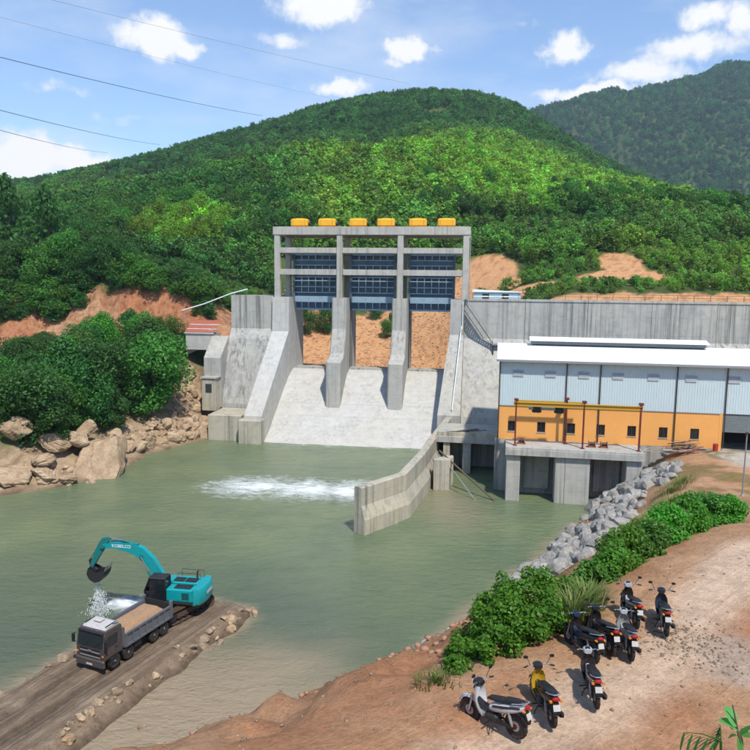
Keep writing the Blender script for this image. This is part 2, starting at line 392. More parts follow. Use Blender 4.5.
def stone(name, base, dark, light, scale=1.0):
    t = NT(name); w = t.world(); a = t.noise(w, .8 * scale, 6, .65); b = t.noise(w, 5 * scale, 5, .65)
    oi = t.n('ShaderNodeObjectInfo'); c = t.mix(t.rng(a, .35, .68), base, dark); c = t.mix(t.rng(b, .5, .75, 0, .7), c, light)
    c = t.mix(t.rng(oi.outputs['Random'], 0, 1, 0, .45), c, dark); t.bump(t.math('ADD', a, t.math('MULTIPLY', b, .5)), .6, .12)
    return t.set(color=c, rough=.9, spec=.25)
def leaf_mat(name, a, b, c, trans=.35, per='island'):
    """foliage: three greens mixed per leaf, some light through the blade"""
    t = NT(name)
    g = t.n('ShaderNodeNewGeometry'); r = g.outputs['Random Per Island']
    oi = t.n('ShaderNodeObjectInfo')
    col = t.mix(t.rng(r, 0, .7), a, b); col = t.mix(t.rng(r, .72, 1), col, c)
    hv = t.n('ShaderNodeHueSaturation'); t.L.new(col, hv.inputs['Color'])
    t.L.new(t.rng(oi.outputs['Random'], 0, 1, .49, .53), hv.inputs['Hue']); t.L.new(t.rng(oi.outputs['Random'], 0, 1, .75, 1.3), hv.inputs['Value'])
    if per == 'instance':
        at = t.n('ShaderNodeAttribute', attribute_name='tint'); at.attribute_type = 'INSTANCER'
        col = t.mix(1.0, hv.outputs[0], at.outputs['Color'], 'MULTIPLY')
    else: col = hv.outputs[0]
    t.set(color=col, rough=.55, spec=.3)
    tr = t.n('ShaderNodeBsdfTranslucent'); t.L.new(t.mix(1.0, col, (1.25, 1.35, .6), 'MULTIPLY'), tr.inputs['Color'])
    mx = t.n('ShaderNodeMixShader'); mx.inputs[0].default_value = trans
    t.L.new(t.b.outputs[0], mx.inputs[1]); t.L.new(tr.outputs[0], mx.inputs[2]); t.L.new(mx.outputs[0], t.out.inputs['Surface'])
    return t.m
def bark_mat(name, a=(.16, .12, .085), b=(.07, .055, .04)):
    t = NT(name); v = t.coord('Object', (1, 1, .25)); n = t.noise(v, 9, 5); t.bump(n, .5, .03)
    return t.set(color=t.mix(n, a, b), rough=.9, spec=.2)

M = {}
M['conc'] = concrete('weathered_concrete', (.40, .39, .365), .7, 1.5, (.12, .115, .105), (.44, .415, .345))
M['conc_pale'] = concrete('pale_concrete', (.48, .47, .445), .45, 1.2, (.17, .165, .15), (.47, .445, .39))
M['conc_grey'] = concrete('grey_concrete', (.36, .355, .335), 1.0, 3.0, (.075, .072, .065), (.44, .42, .36))
M['conc_stain'] = concrete('stained_concrete', (.44, .41, .34), .95, 2.0, (.10, .095, .075), (.47, .41, .29))
M['gate'] = paint('gate_blue_steel', (.07, .12, .18), .5, .1, .5, (.05, .05, .05), .4, .6)
M['gate_l'] = paint('gate_light_blue_steel', (.27, .38, .47), .5, .1, .5, (.12, .11, .10), .4, .6)
M['yellow'] = paint('hoist_yellow_paint', (.78, .40, .02), .45, 0, .25, (.25, .16, .05), .25, 1.2)
M['white_sheet'] = paint('white_roof_sheet', (.80, .81, .80), .5, 0, .15, (.5, .46, .40), .25, .35)
M['clad'] = paint('pale_blue_cladding', (.50, .60, .62), .55, 0, .2, (.44, .49, .48), .35, .25)
M['orange'] = paint('orange_wall_paint', (.78, .37, .10), .65, 0, .18, (.6, .27, .07), .3, .5)
M['dark_frame'] = paint('dark_window_frame', (.05, .035, .03), .5)
M['red_steel'] = paint('dark_red_steel', (.17, .028, .022), .5, .1, .4, (.05, .04, .03), .4)
M['beam_yellow'] = paint('crane_beam_yellow', (.55, .30, .025), .5, .1, .4, (.16, .10, .04), .45)
M['grey_metal'] = paint('grey_galvanised_metal', (.36, .37, .38), .45, .5, .4)
M['dark_metal'] = paint('dark_greasy_metal', (.035, .035, .037), .5, .4, .4, (.13, .09, .06), .4, 5)
M['black'] = paint('black_plastic', (.012, .012, .013), .35, 0, .3, (.16, .10, .07), .22, 6)
M['rubber'] = paint('tyre_rubber', (.02, .019, .018), .85, 0, .3, (.19, .12, .08), .55, 5)
M['glass'] = NT('dark_glass').set(color=(.012, .016, .02), rough=.06, spec=.6)
M['shutter'] = paint('roller_shutter_grey', (.16, .19, .20), .5, .1, .3)
M['dark_room'] = paint('dim_interior', (.03, .033, .035), .9)  # near-black colour carries the shade of the interiors
M['rust'] = paint('rusty_red_sheet', (.36, .10, .055), .75, 0, .5, (.5, .42, .35), .3, 2)
M['teal'] = paint('teal_machine_paint', (.0, .29, .315), .32, 0, .3, (.22, .17, .11), .25, 1.5, .5)
M['teal_d'] = paint('dark_teal_machine_paint', (.005, .17, .165), .4, 0, .4, (.15, .12, .08), .4, 1.5, .5)
M['chrome'] = NT('chrome').set(color=(.72, .72, .70), rough=.18, metal=1.0)
M['track'] = paint('muddy_track_steel', (.10, .065, .042), .8, .2, .4, (.26, .16, .095), .7, 4)
M['cab'] = paint('dusty_dark_cab_paint', (.055, .047, .046), .5, 0, .4, (.34, .25, .19), .55, 2.5)
M['cab_roof'] = paint('pale_cab_roof', (.50, .48, .46), .55, 0, .5, (.10, .085, .07), .7, 2.2)  # roof parts paler than the cab, with darker patches
M['bed'] = paint('worn_blue_grey_tipper', (.12, .135, .155), .6, .1, .5, (.33, .22, .15), .55, 2)
M['lamp'] = NT('headlamp_glass').set(color=(.7, .7, .68), rough=.12, spec=.6)
M['red_lamp'] = NT('tail_lamp_red').set(color=(.35, .012, .01), rough=.2, spec=.6)
M['orange_lamp'] = NT('indicator_orange').set(color=(.6, .2, .02), rough=.25)
M['plate'] = paint('number_plate_white', (.50, .50, .48), .5, 0, .5, (.2, .15, .11), .5, 14)
M['seat'] = paint('black_vinyl_seat', (.013, .012, .016), .4, 0, .3, (.12, .085, .065), .25, 5)
M['rock_tan'] = stone('tan_river_rock', (.48, .36, .235), (.24, .15, .085), (.66, .56, .43))
M['rock_grey'] = stone('grey_riprap_stone', (.40, .385, .355), (.17, .155, .135), (.60, .585, .55), 1.4)
M['rock_brown'] = stone('brown_causeway_stone', (.36, .27, .18), (.15, .11, .075), (.52, .43, .32), 1.8)
M['bark'] = bark_mat('bark')
M['leaf'] = leaf_mat('leaf_mid_green', (.048, .13, .018), (.085, .20, .027), (.15, .28, .042))
M['leaf_dark'] = leaf_mat('leaf_dark_green', (.030, .092, .018), (.052, .135, .024), (.10, .20, .038))
M['leaf_bright'] = leaf_mat('leaf_bright_green', (.055, .17, .012), (.095, .26, .022), (.17, .36, .045), .4)
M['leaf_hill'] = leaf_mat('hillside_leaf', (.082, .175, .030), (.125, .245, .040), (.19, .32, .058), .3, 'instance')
M['leaf_lime'] = leaf_mat('leaf_yellow_green', (.12, .22, .02), (.20, .32, .03), (.30, .40, .05), .4)
M['reed'] = leaf_mat('dry_green_grass', (.10, .17, .03), (.18, .23, .06), (.32, .29, .12), .3)
# ------------------------------------------------------------------ bare-earth map of the place (x, y, rx, ry, angle)
BARE = [(28, 178, 8, 17, 0), (35, 153, 11, 9, 0), (50, 148, 14, 5, 0), (55, 156, 10, 10, 0), (57.5, 167, 5.5, 11, 0), (72, 149, 8, 5, 0), (-2, 158, 26, 22, 0), (12, 172, 12, 14, 0), (-31, 150, 6, 8, 0)]
BARE_L = [(-75, 135, 40, 9, 0), (-42, 140, 12, 9, 0), (-34, 141, 7, 8, 0)]
def bare(x, y):
    x = np.asarray(x, float); y = np.asarray(y, float); m = np.full(x.shape, -1.0)
    for (cx, cy, rx, ry, a) in BARE + BARE_L:
        m = np.maximum(m, 1 - np.hypot((x - cx) / rx, (y - cy) / ry))
    m = m + 0.22 * fbm(x / 5, y / 5, 44, 3)
    dd = (x + 1.1) * .139 + (y - 124) * .99; m = np.maximum(m, np.where((x > 16) & (x < 92), .9 - np.abs(dd - 5) / (6.0 + 4 * fbm(x / 6, y / 6, 48, 3)), -1)); return sstep(0.0, 0.14, m)
def build_ground():
    ys = [-30.0]
    while ys[-1] < 1880: ys.append(ys[-1] + (0.31 if ys[-1] < 54 else 0.75 if ys[-1] < 160 else 0.75 + (ys[-1] - 160) * 0.03))
    xs = [0.0]
    while xs[-1] < 1480: xs.append(xs[-1] + (0.33 if xs[-1] < 25 else 0.8 if xs[-1] < 75 else 0.8 + (xs[-1] - 75) * 0.05))
    xs = np.array([-v for v in xs[:0:-1]] + xs); ys = np.array(ys)
    X, Y = np.meshgrid(xs, ys); Z = ground_z(X, Y).reshape(X.shape)
    nx, ny = len(xs), len(ys); idx = np.arange(nx * ny).reshape(ny, nx)
    F = np.stack([idx[:-1, :-1], idx[:-1, 1:], idx[1:, 1:], idx[1:, :-1]], -1).reshape(-1, 4)
    V = np.stack([X, Y, Z], -1).reshape(-1, 3)
    x, y, z = V[:, 0], V[:, 1], V[:, 2]
    def lerp(a, b, t): return a * (1 - t[:, None]) + np.array(b)[None, :] * t[:, None]
    n1 = fbm(x / 9, y / 9, 1, 4); n2 = fbm(x / 2.3, y / 2.3, 2, 4); n3 = fbm(x / .9, y / .9, 6, 3)
    col = np.tile(np.array([.055, .085, .022]), (len(x), 1))                                  # undergrowth
    col = lerp(col, (.10, .14, .03), sstep(-.2, .5, n1) * .6)
    right = (1 - sstep(100, 112, y)) * sstep(-33, -27, x + (y < 60) * 30 - (y - 60).clip(0) * .15)
    soil = lerp(np.tile(np.array([.45, .265, .15]), (len(x), 1)), (.39, .195, .10), sstep(-.25, .45, n2))
    soil = lerp(soil, (.54, .365, .235), sstep(.1, .6, n1) * .7)
    up = sstep(104, 112, y); soil = lerp(soil, (.56, .31, .15), up * (x > -26) * .9); soil = lerp(soil, (.40, .16, .075), up * (x <= -26) * sstep(-.2, .3, n1) * .8); soil = lerp(soil, (.30, .13, .07), up * sstep(.1, .5, n3) * .7)
    b = np.clip(np.maximum(bare(x, y), right), 0, 1)
    col = col * (1 - b[:, None]) + soil * b[:, None]
    # paler driven track over the road bench
    road = [(-26, 0), (-8, 6), (0, 11.6), (2.4, 13.0), (4.3, 14.4), (6.8, 16.2), (9.2, 18.9), (11.2, 21.2), (13.4, 23.8), (18, 26), (30, 28), (60, 33)]
    d = seg_dist(x, y, road) + .45 * n2
    col = lerp(col, (.62, .47, .35), (1 - sstep(.35, 1.5, d)) * .85 * right)
    col = lerp(col, (.40, .36, .32), (1 - sstep(.5, 1.3, np.hypot(x - 9.4, (y - 16.8) * .8) + .6 * n3)) * .6 + 0 * x)      # gravel spill on the road
    col = lerp(col, (.46, .42, .37), sstep(6.0, 6.2, z) * (1 - sstep(7.2, 7.6, z)) * sstep(38, 41, x + n2) * sstep(64, 68, y) * right)   # yard paving dust
    # rocky shore below the trees
    rk = (1 - sstep(3.2, 5.5, z + n2)) * (x < -18) * sstep(60, 66, y) * (1 - sstep(122, 128, y))
    rk = np.maximum(rk, (1 - sstep(15, 17, z + 2 * n2)) * sstep(-36.5, -34, x + n2) * (x < -20) * sstep(108, 111, y) * (1 - sstep(126, 130, y)))
    col = lerp(col, (.40, .30, .195), rk); col = lerp(col, (.22, .15, .09), rk * sstep(.05, .4, n3))
    # slope below the crest: dry weeds among brown earth
    wd = right * sstep(2, 3, z) * (1 - sstep(8.5, 9.5, z)) * sstep(44, 50, y) * sstep(-.05, .35, n2)
    col = lerp(col, (.17, .15, .055), wd * .75)
    # causeway
    u, v = causeway_uv(x, y); cw = (np.abs(v) < 6.5) & (u > -20) & (u < 36) & (z > -1.5) & (z < 1.6); cw = cw * (1 - sstep(1.3, 1.6, z))
    col = lerp(col, (.245, .185, .13), cw * 1.0); rut = (np.exp(-((np.abs(v + .2) - .95) / .3) ** 2) + .6 * np.exp(-((np.abs(v - .5) - 1.0) / .18) ** 2)).clip(0, 1) * cw
    col = lerp(col, (.105, .075, .052), rut * .8); col = lerp(col, (.36, .29, .21), cw * sstep(.1, .5, n2) * .5)
    damp = (1 - sstep(.08, .42, z + .12 * n3)); col = col * (1 - .45 * damp[:, None])       # wet rim at the waterline
    t = NT('earth_and_undergrowth'); at = t.n('ShaderNodeAttribute', attribute_name='soil'); w = t.world()
    a = t.noise(w, 1.6, 8, .7); c = t.noise(w, 9, 6, .7); e = t.noise(w, 40, 3, .6)
    cc = t.mix(1.0, at.outputs['Color'], t.mix(t.rng(a, .3, .72), (.72, .70, .68), (1.22, 1.2, 1.18)), 'MULTIPLY')
    cc = t.mix(1.0, cc, t.mix(t.rng(c, .3, .7), (.78, .77, .76), (1.18, 1.18, 1.18)), 'MULTIPLY')
    def streaks(ang, attr, amt):
        m1 = t.n('ShaderNodeMapping'); m1.inputs['Rotation'].default_value = (0, 0, -ang); t.L.new(w, m1.inputs[0])
        m2 = t.n('ShaderNodeMapping'); m2.inputs['Scale'].default_value = (.10, 2.6, 0); t.L.new(m1.outputs[0], m2.inputs[0])
        q = t.noise(m2.outputs[0], 1.0, 5, .65, .15); k = t.n('ShaderNodeAttribute', attribute_name=attr)
        return t.math('MULTIPLY', t.math('MULTIPLY', t.rng(q, .45, .62), k.outputs['Fac']), amt)
    s1 = streaks(R(67.2), 'causeway', .62); s2 = streaks(R(41), 'road', .15)
    cc = t.mix(t.math('ADD', s1, s2), cc, t.mix(1.0, at.outputs['Color'], (.42, .38, .36), 'MULTIPLY'))
    pe = t.n('ShaderNodeTexVoronoi'); t.L.new(w, pe.inputs['Vector']); pe.inputs['Scale'].default_value = 5.5
    cc = t.mix(t.rng(pe.outputs['Distance'], .12, .04, 0, .5), cc, t.mix(1.0, at.outputs['Color'], (1.35, 1.4, 1.45), 'MULTIPLY'))
    gn = t.n('ShaderNodeNewGeometry'); sz = t.n('ShaderNodeSeparateXYZ'); t.L.new(gn.outputs['True Normal'], sz.inputs[0]); rill = t.noise(t.world((1.1, 1.1, .12)), 1.3, 6, .7); cc = t.mix(t.math('MULTIPLY', t.rng(sz.outputs[2], .9, .7), t.rng(rill, .42, .66)), cc, t.mix(1.0, at.outputs['Color'], (.50, .42, .38), 'MULTIPLY'))
    t.bump(t.math('ADD', t.math('ADD', a, t.math('MULTIPLY', c, .5)), t.math('ADD', t.math('MULTIPLY', e, .2), t.math('SUBTRACT', t.rng(pe.outputs['Distance'], .2, .0, 0, .2), t.math('ADD', s1, s2)))), .75, .18)
    m = t.set(color=cc, rough=.92, spec=.2)
    me = np_mesh('ground', V, F, m, True)
    ca = me.color_attributes.new('soil', 'FLOAT_COLOR', 'POINT')
    ca.data.foreach_set('color', np.concatenate([col, np.ones((len(col), 1))], 1).astype(np.float32).ravel())
    rd = (1 - sstep(1.6, 3.0, seg_dist(x, y, road))) * right
    for nm, dd in (('causeway', cw * (np.abs(v) < 3.2)), ('road', rd)):
        a_ = me.attributes.new(nm, 'FLOAT', 'POINT'); a_.data.foreach_set('value', np.asarray(dd, np.float32))
    tag(link('ground', me), kind='structure')
build_ground()

# ------------------------------------------------------------------ river
FOAM = [(-15, 87.5, 11, 8), (-9, 86.5, 10, 8), (-3, 86, 9, 8), (2.0, 85, 6, 7)]
def build_water():
    xs = np.arange(-120, 46, .8); ys = np.arange(18, 116, .6)
    X, Y = np.meshgrid(xs, ys); x, y = X.ravel(), Y.ravel()
    z = .05 * fbm(x / 2.6, y / 1.3, 61, 3)
    foam = np.zeros_like(x)
    for (cx, cy, rx, ry) in FOAM: foam = np.maximum(foam, 1 - np.hypot((x - cx) / rx, (y - cy) / ry))
    foam = np.maximum(foam, 1.0 - np.hypot((x + 19.6) / 3.0, (y - 53.5) / 2.0) + .15)         # splash under the bucket
    foam = np.maximum(foam, .72 - np.hypot((x + 17.2) / 3.8, (y - 55.6) / 1.0))
    foam = foam - .10 * np.exp(-((np.hypot((x + 13) / 1.5, y - 87.5) - 2.2) / .9) ** 2)
    toe = np.abs(seg_dist(x, y, [(-19, 112), (11, 109)])); foam = np.maximum(foam, .34 - toe / 9)
    z = z + .22 * np.clip(foam, 0, 1) * fbm(x / .9, y / .9, 71, 3)
    g = ground_z(x, y); depth = -g
    silt = (1 - sstep(.05, .9, depth)) * (y < 75) * .8
    silt = np.maximum(silt, (1 - sstep(3, 15, np.hypot((x + 11) / 1.25, y - 37.5) + 3 * fbm(x / 5, y / 5, 81, 3))) * .95)
    silt = np.maximum(silt, .55 * (1 - sstep(0, 10, np.hypot((x - 9) / .7, (y - 80) / 1.4) + 2 * fbm(x / 4, y / 4, 82, 3))))
    deep = (1 - sstep(48, 72, y + 5 * fbm(x / 9, y / 9, 83, 3))) * (1 - .5 * sstep(-8, 6, x))
    ny, nx = X.shape; idx = np.arange(nx * ny).reshape(ny, nx)
    F = np.stack([idx[:-1, :-1], idx[:-1, 1:], idx[1:, 1:], idx[1:, :-1]], -1).reshape(-1, 4)
    t = NT('murky_river_water'); w = t.world()
    fa = t.n('ShaderNodeAttribute', attribute_name='foam'); si = t.n('ShaderNodeAttribute', attribute_name='silt')
    n = t.noise(t.world((1, 1, 1)), .12, 4, .6)
    c = t.mix(t.rng(n, .35, .65), (.118, .160, .088), (.162, .198, .100))
    dp = t.n('ShaderNodeAttribute', attribute_name='deep'); c = t.mix(t.math('MULTIPLY', dp.outputs['Fac'], .8), c, (.076, .104, .072)); c = t.mix(si.outputs['Fac'], c, (.31, .24, .16))
    fn = t.noise(t.world((.7, 1.2, 1)), 1.1, 8, .72, .8); fn2 = t.noise(w, .35, 4, .6)
    fm = t.rng(t.math('ADD', t.math('MULTIPLY', fa.outputs['Fac'], 1.0), t.math('ADD', t.math('MULTIPLY', fn, 1.5), t.math('MULTIPLY', fn2, .5))), 1.2, 2.0, 0, 1, True)
    fm = t.math('MULTIPLY', fm, t.rng(fa.outputs['Fac'], .02, .3))
    c = t.mix(fm, c, (.78, .82, .80))
    w1 = t.noise(t.world((.9, 1.7, 1)), .75, 5, .6, .4); w2 = t.noise(t.world((1, 1.6, 1)), 2.4, 5, .65, .3)
    t.bump(t.math('ADD', w1, t.math('ADD', t.math('MULTIPLY', w2, .4), t.math('MULTIPLY', fm, .5))), 1.0, .3)
    m = t.set(color=c, rough=t.math('ADD', t.math('MULTIPLY', fm, .6), .1), spec=.5); t.b.inputs['IOR'].default_value = 1.333
    me = np_mesh('river_water', np.stack([x, y, z], -1), F, m, True)
    for nm, d in (('foam', foam), ('silt', silt), ('deep', deep)):
        a = me.attributes.new(nm, 'FLOAT', 'POINT'); a.data.foreach_set('value', np.clip(d, 0, 1.2).astype(np.float32))
    tag(link('river_water', me), kind='structure')
build_water()
# ------------------------------------------------------------------ dam, in its own frame (x along the crest, y upstream)
DAM_O = (-1.1, 124.0, 0.0); DAM_RZ = R(-8.0)
def dam_pt(x, y, z=0):
    c, s = math.cos(DAM_RZ), math.sin(DAM_RZ); return (DAM_O[0] + x * c - y * s, DAM_O[1] + x * s + y * c, z)
def dam_thing(name, label, cat, group=None, at=(0, 0, 0)):
    return empty(name, dam_pt(*at), DAM_RZ, label, cat, group)

sp = dam_thing('spillway', 'pale concrete spillway with three open bays, two piers and sloping side walls', 'spillway')
def build_spillway():
    prof = [(9, 10.4), (4, 10.75), (2.2, 10.65), (.6, 10.1), (-1.2, 8.95), (-4, 6.75), (-8, 3.45), (-10.6, 1.3), (-12.4, .25), (-15, -.6), (-18, -1.6)]
    mb = MB(); rings = []
    for (y, z) in prof:
        f = np.clip((2 - y) / 15, 0, 1); xl = -15.4 - .9 * f; xr = 15.2 - 1.3 * f
        rings.append([(xl + (xr - xl) * k / 12, y, z) for k in range(13)])
    mb.rings(rings, closed=False, cap=False)
    base = [[(-16, y, -4), (15, y, -4)] for y, z in prof]
    mb.build('chute', M['conc_pale'], sp, True)
    # joint strips across the chute: slightly raised lift edges
    for (y, z) in [(-2.7, 7.78), (-5.4, 5.62), (-7.6, 3.8), (-9.4, 2.3)]:
        f = (2 - y) / 15; xl = -15.3 - .9 * f; xr = 15.1 - 1.3 * f
        MB().prism([(y - .10, z - .08), (y + .12, z + .14), (y + .18, z - .02)], xl, xr, 'x').build('lift_edge', M['conc_pale'], sp)
    def pier(cx):
        prof = [(9.5, 23.7), (-.9, 23.7), (-1.0, 18.2), (-2.7, 14.0), (-3.9, 13.2), (-5.3, 13.0), (-5.9, 12.7), (-6.2, 3.0), (9.5, 3.0)]
        out = []; hw = 1.32
        # rounded nose: narrower slices at the downstream end
        m = MB(); n = 7
        offs = [(-1, .42), (-.93, .16), (-.78, 0), (0, -.02), (.78, 0), (.93, .16), (1, .42)]
        rings = []
        for (s, back) in offs:
            rings.append([(cx + s * hw, y + (back if y < 9 else 0), z) for (y, z) in prof])
        m.rings(rings); return m
    for cx in (-5.35, 5.35):
        p = pier(cx).build('pier', M['conc'], sp)
        for sx in (-1, 1):
            MB().box(cx + sx * 1.32 - .06, cx + sx * 1.32 + .06, 3.0, 3.5, 10.7, 23.6).build('slot_shade_guide', M['dark_metal'], p)  # dark guide strips added in place of the shaded gate slots
            MB().box(cx + sx * 1.32 - .06, cx + sx * 1.32 + .06, 4.7, 5.1, 10.7, 23.6).build('slot_shade_guide', M['dark_metal'], p)
    def side_wall(x0t, x1t, x0b, x1b, yb, zb):
        prof = [(9.5, 23.7, 0), (-.9, 23.7, 0), (-1.0, 17.6, .05), (yb, zb, 1), (yb - .15, -2.5, 1), (9.5, -2.5, 0)]
        A = [(x0t + (x0b - x0t) * f, y, z) for y, z, f in prof]; B = [(x1t + (x1b - x1t) * f, y, z) for y, z, f in prof]
        return MB().rings([A, B])
    lw = side_wall(-17.4, -14.35, -18.6, -15.6, -13.6, 4.4).build('side_wall', M['conc_pale'], sp)
    MB().bbox(-19.2, -15.4, -14.9, -12.6, -2, 3.9, .12).build('end_block', M['conc_stain'], lw)
    MB().box(-18.2, -15.75, -13.2, -12.9, 4.3, 4.75).build('coping', M['conc_pale'], lw)
    rw = side_wall(14.25, 16.58, 12.9, 16.56, -11.5, 5.3).build('side_wall', M['conc'], sp)
    MB().beam((16.25, -.6, 19.6), (15.2, -11.2, 6.2), .1, .14).build('drain_pipe', M['white_sheet'], rw)
    MB().beam((16.35, -1.15, 23.3), (16.35, -1.15, 18.6), .1, .12, (0, 1, 0)).build('drain_pipe', M['white_sheet'], rw)
    MB().box(-14.3, 14.2, 2.6, 5.4, 10.3, 10.95).build('gate_sill', M['conc_grey'], sp)
build_spillway()

# the gate hoist frame: front and rear rows of columns, four tiers of beams
gf = dam_thing('hoist_frame', 'tall grey concrete frame of columns and beams standing over the three spillway gates', 'concrete frame')
def build_frame():
    cols = [-16.6, -5.35, 5.35, 16.6]
    for y in (-.2, 7.2):
        for x in cols: MB().bbox(x - .5, x + .5, y - .5, y + .5, 23.66, 34.62, .05).build('column', M['conc'], gf)
        for (z0, z1) in ((34.6, 36.0), (31.45, 32.4), (27.65, 28.65)):
            top = z0 > 34
            if top: MB().bbox(-17.3, 17.3, y - .62, y + .62, z0, z1, .05).build('beam', M['conc'], gf)
            else:
                for a, b in zip(cols[:-1], cols[1:]): MB().bbox(a + .497, b - .497, y - .38, y + .38, z0, z1, .04).build('beam', M['conc'], gf)
    for x in cols:
        for (z0, z1) in ((34.7, 35.9), (31.55, 32.3), (27.75, 28.55)):
            MB().box(x - .36, x + .36, .297, 6.703, z0, z1).build('cross_beam', M['conc'], gf)
    MB().box(-17.1, 17.1, .62, 6.58, 35.55, 35.97).build('deck_slab', M['conc'], gf)
    # access ladder and pipe on the end column
    MB().cyl((17.35, -.2, 23.7), (17.35, -.2, 35.4), .07, n=6).cyl((17.35, .4, 23.7), (17.35, .4, 35.4), .07, n=6).build('ladder_rail', M['grey_metal'], gf)
build_frame()

def build_gate(cx, label):
    g = dam_thing('sluice_gate', label, 'sluice gate', 'raised sluice gates of the spillway', (cx, 0, 0)); w = 3.98
    MB().box(-w, w, 4.2, 4.42, 21.4, 31.4).build('skin_plate', M['gate'], g)
    for (z0, z1) in ((31.25, 31.5), (30.33, 30.5), (29.42, 29.58), (28.42, 28.6), (27.28, 27.46), (26.62, 26.78), (25.5, 25.7), (24.48, 24.64), (22.80, 22.98), (21.4, 21.68)):
        MB().box(-w, w, 3.62, 4.198, z0, z1).build('girder', M['gate_l'], g)
    for k in range(7):
        x = -w + .08 + k * (2 * w - .16) / 6
        for (a, b) in ((30.5, 31.25), (28.6, 29.42), (26.78, 27.28), (25.7, 26.62), (24.64, 25.5), (21.68, 22.80)): MB().box(x - .075, x + .075, 3.68, 4.196, a, b).build('stiffener', M['gate_l'], g)
    MB().box(-w, w, 3.74, 3.84, 29.58, 30.33).build('cover_plate', M['gate'], g)
    MB().box(-w, w, 3.70, 3.84, 22.98, 23.9).build('cover_plate', M['gate_l'], g)
    for s in (-1, 1):
        MB().box(s * w - .18, s * w + .18, 3.5, 4.6, 21.4, 31.4).build('end_post', M['gate'], g)
        MB().cyl((s * 2.5, 4.0, 31.5), (s * 2.5, 4.0, 34.6), .06, n=6).build('lifting_rope', M['dark_metal'], g)
build_gate(-10.6, 'raised blue steel gate above the spillway bay beside the stepped concrete abutment')
build_gate(0.0, 'raised blue steel gate in the middle bay between the two piers')
build_gate(10.6, 'raised blue steel gate above the bay beside the long dam wall')

HO = [(-13.1, 'over the abutment-side gate, outer one'), (-8.1, 'over the abutment-side gate, inner one'), (-2.5, 'over the middle gate, abutment side'), (2.5, 'over the middle gate, powerhouse side'), (8.1, 'over the dam-wall-side gate, inner one'), (13.1, 'over the dam-wall-side gate, outer one')]
for hx, where in HO:
    h = dam_thing('gate_hoist', 'yellow hoist housing on top of the frame ' + where, 'hoist', 'yellow hoists on the frame', (hx, 2.2, 35.97))
    MB().bbox(-1.55, 1.55, -.95, .95, .22, 1.62, .22).build('housing', M['yellow'], h)
    MB().box(-1.75, 1.75, -1.05, 1.05, 0, .2).build('base_frame', paint('hoist_base_orange', (.55, .22, .04), .6) if 'hoist_base_orange' not in bpy.data.materials else bpy.data.materials['hoist_base_orange'], h)
    MB().cyl((1.56, 0, .75), (2.0, 0, .75), .32, n=12).build('motor', M['dark_metal'], h, True)
    MB().box(-.7, .7, -.3, .3, 1.62, 1.74).build('lid', M['yellow'], h)
    for s in (-1, 1): MB().box(s * 1.05 - .04, s * 1.05 + .04, -.985, -.952, .3, 1.45).build('seam_strip', M['beam_yellow'], h)

# long dam wall towards the power station: monoliths with open joints
dw = dam_thing('dam_wall', 'long grey streaked concrete dam wall rising behind the power station', 'dam')
def build_dam_wall():
    x = 16.62; rr = random.Random(3)
    prof = [(7, -3), (7, 23.5), (.45, 23.5), (.45, 17.0), (-8.5, 4.6), (-12, -3)]
    while x < 112:
        w = 10.4; d = rr.uniform(-.03, .05)
        MB().prism([(y + (d if y < 1 else 0), z) for y, z in prof], x, x + w - .07, 'x').build('wall_section', M['conc_grey'] if x > 27 else M['conc'], dw)
        MB().box(x - .0, x + w - .07, .30 + d, 2.2, 23.502, 23.86).build('parapet', M['conc'], dw)
        x += w
build_dam_wall()
rl = dam_thing('crest_railing', 'thin dark steel railing along the top of the dam wall', 'railing')
for k in range(36):
    x = 18 + k * 2.6; MB().cyl((x, .6, 23.86), (x, .6, 24.85), .04, n=6).build('post', M['dark_metal'], rl)
for z in (24.4, 24.83): MB().cyl((18, .6, z), (109, .6, z), .03, n=6).build('rail', M['dark_metal'], rl)

st = dam_thing('steel_stair', 'dark steel stair sloping down the dam wall beside the power station roof', 'stair')
for y in (-.55, -1.45): MB().beam((16.9, y, 22.9), (21.6, y, 16.3), .08, .3, (0, 1, 0)).build('stringer', M['dark_metal'], st)
for k in range(16):
    t = (k + .5) / 16; MB().box(16.9 + 4.7 * t - .16, 16.9 + 4.7 * t + .16, -1.41, -.59, 22.9 - 6.6 * t - .03, 22.9 - 6.6 * t + .03).build('tread', M['grey_metal'], st)
for y in (-.55, -1.45):
    MB().cyl((16.9, y, 23.9), (21.6, y, 17.3), .05, n=6).build('handrail', M['grey_metal'], st)
    for k in range(5):
        t = k / 4; MB().cyl((16.9 + 4.7 * t, y, 22.9 - 6.6 * t), (16.9 + 4.7 * t, y, 23.9 - 6.6 * t), .035, n=6).build('baluster', M['grey_metal'], st)
MB().box(21.5, 23.2, -1.6, .44, 16.0, 16.25).build('landing', M['grey_metal'], st)
MB().box(21.55, 21.75, -1.5, -1.3, 11.8, 16.0).build('support', M['dark_metal'], st)

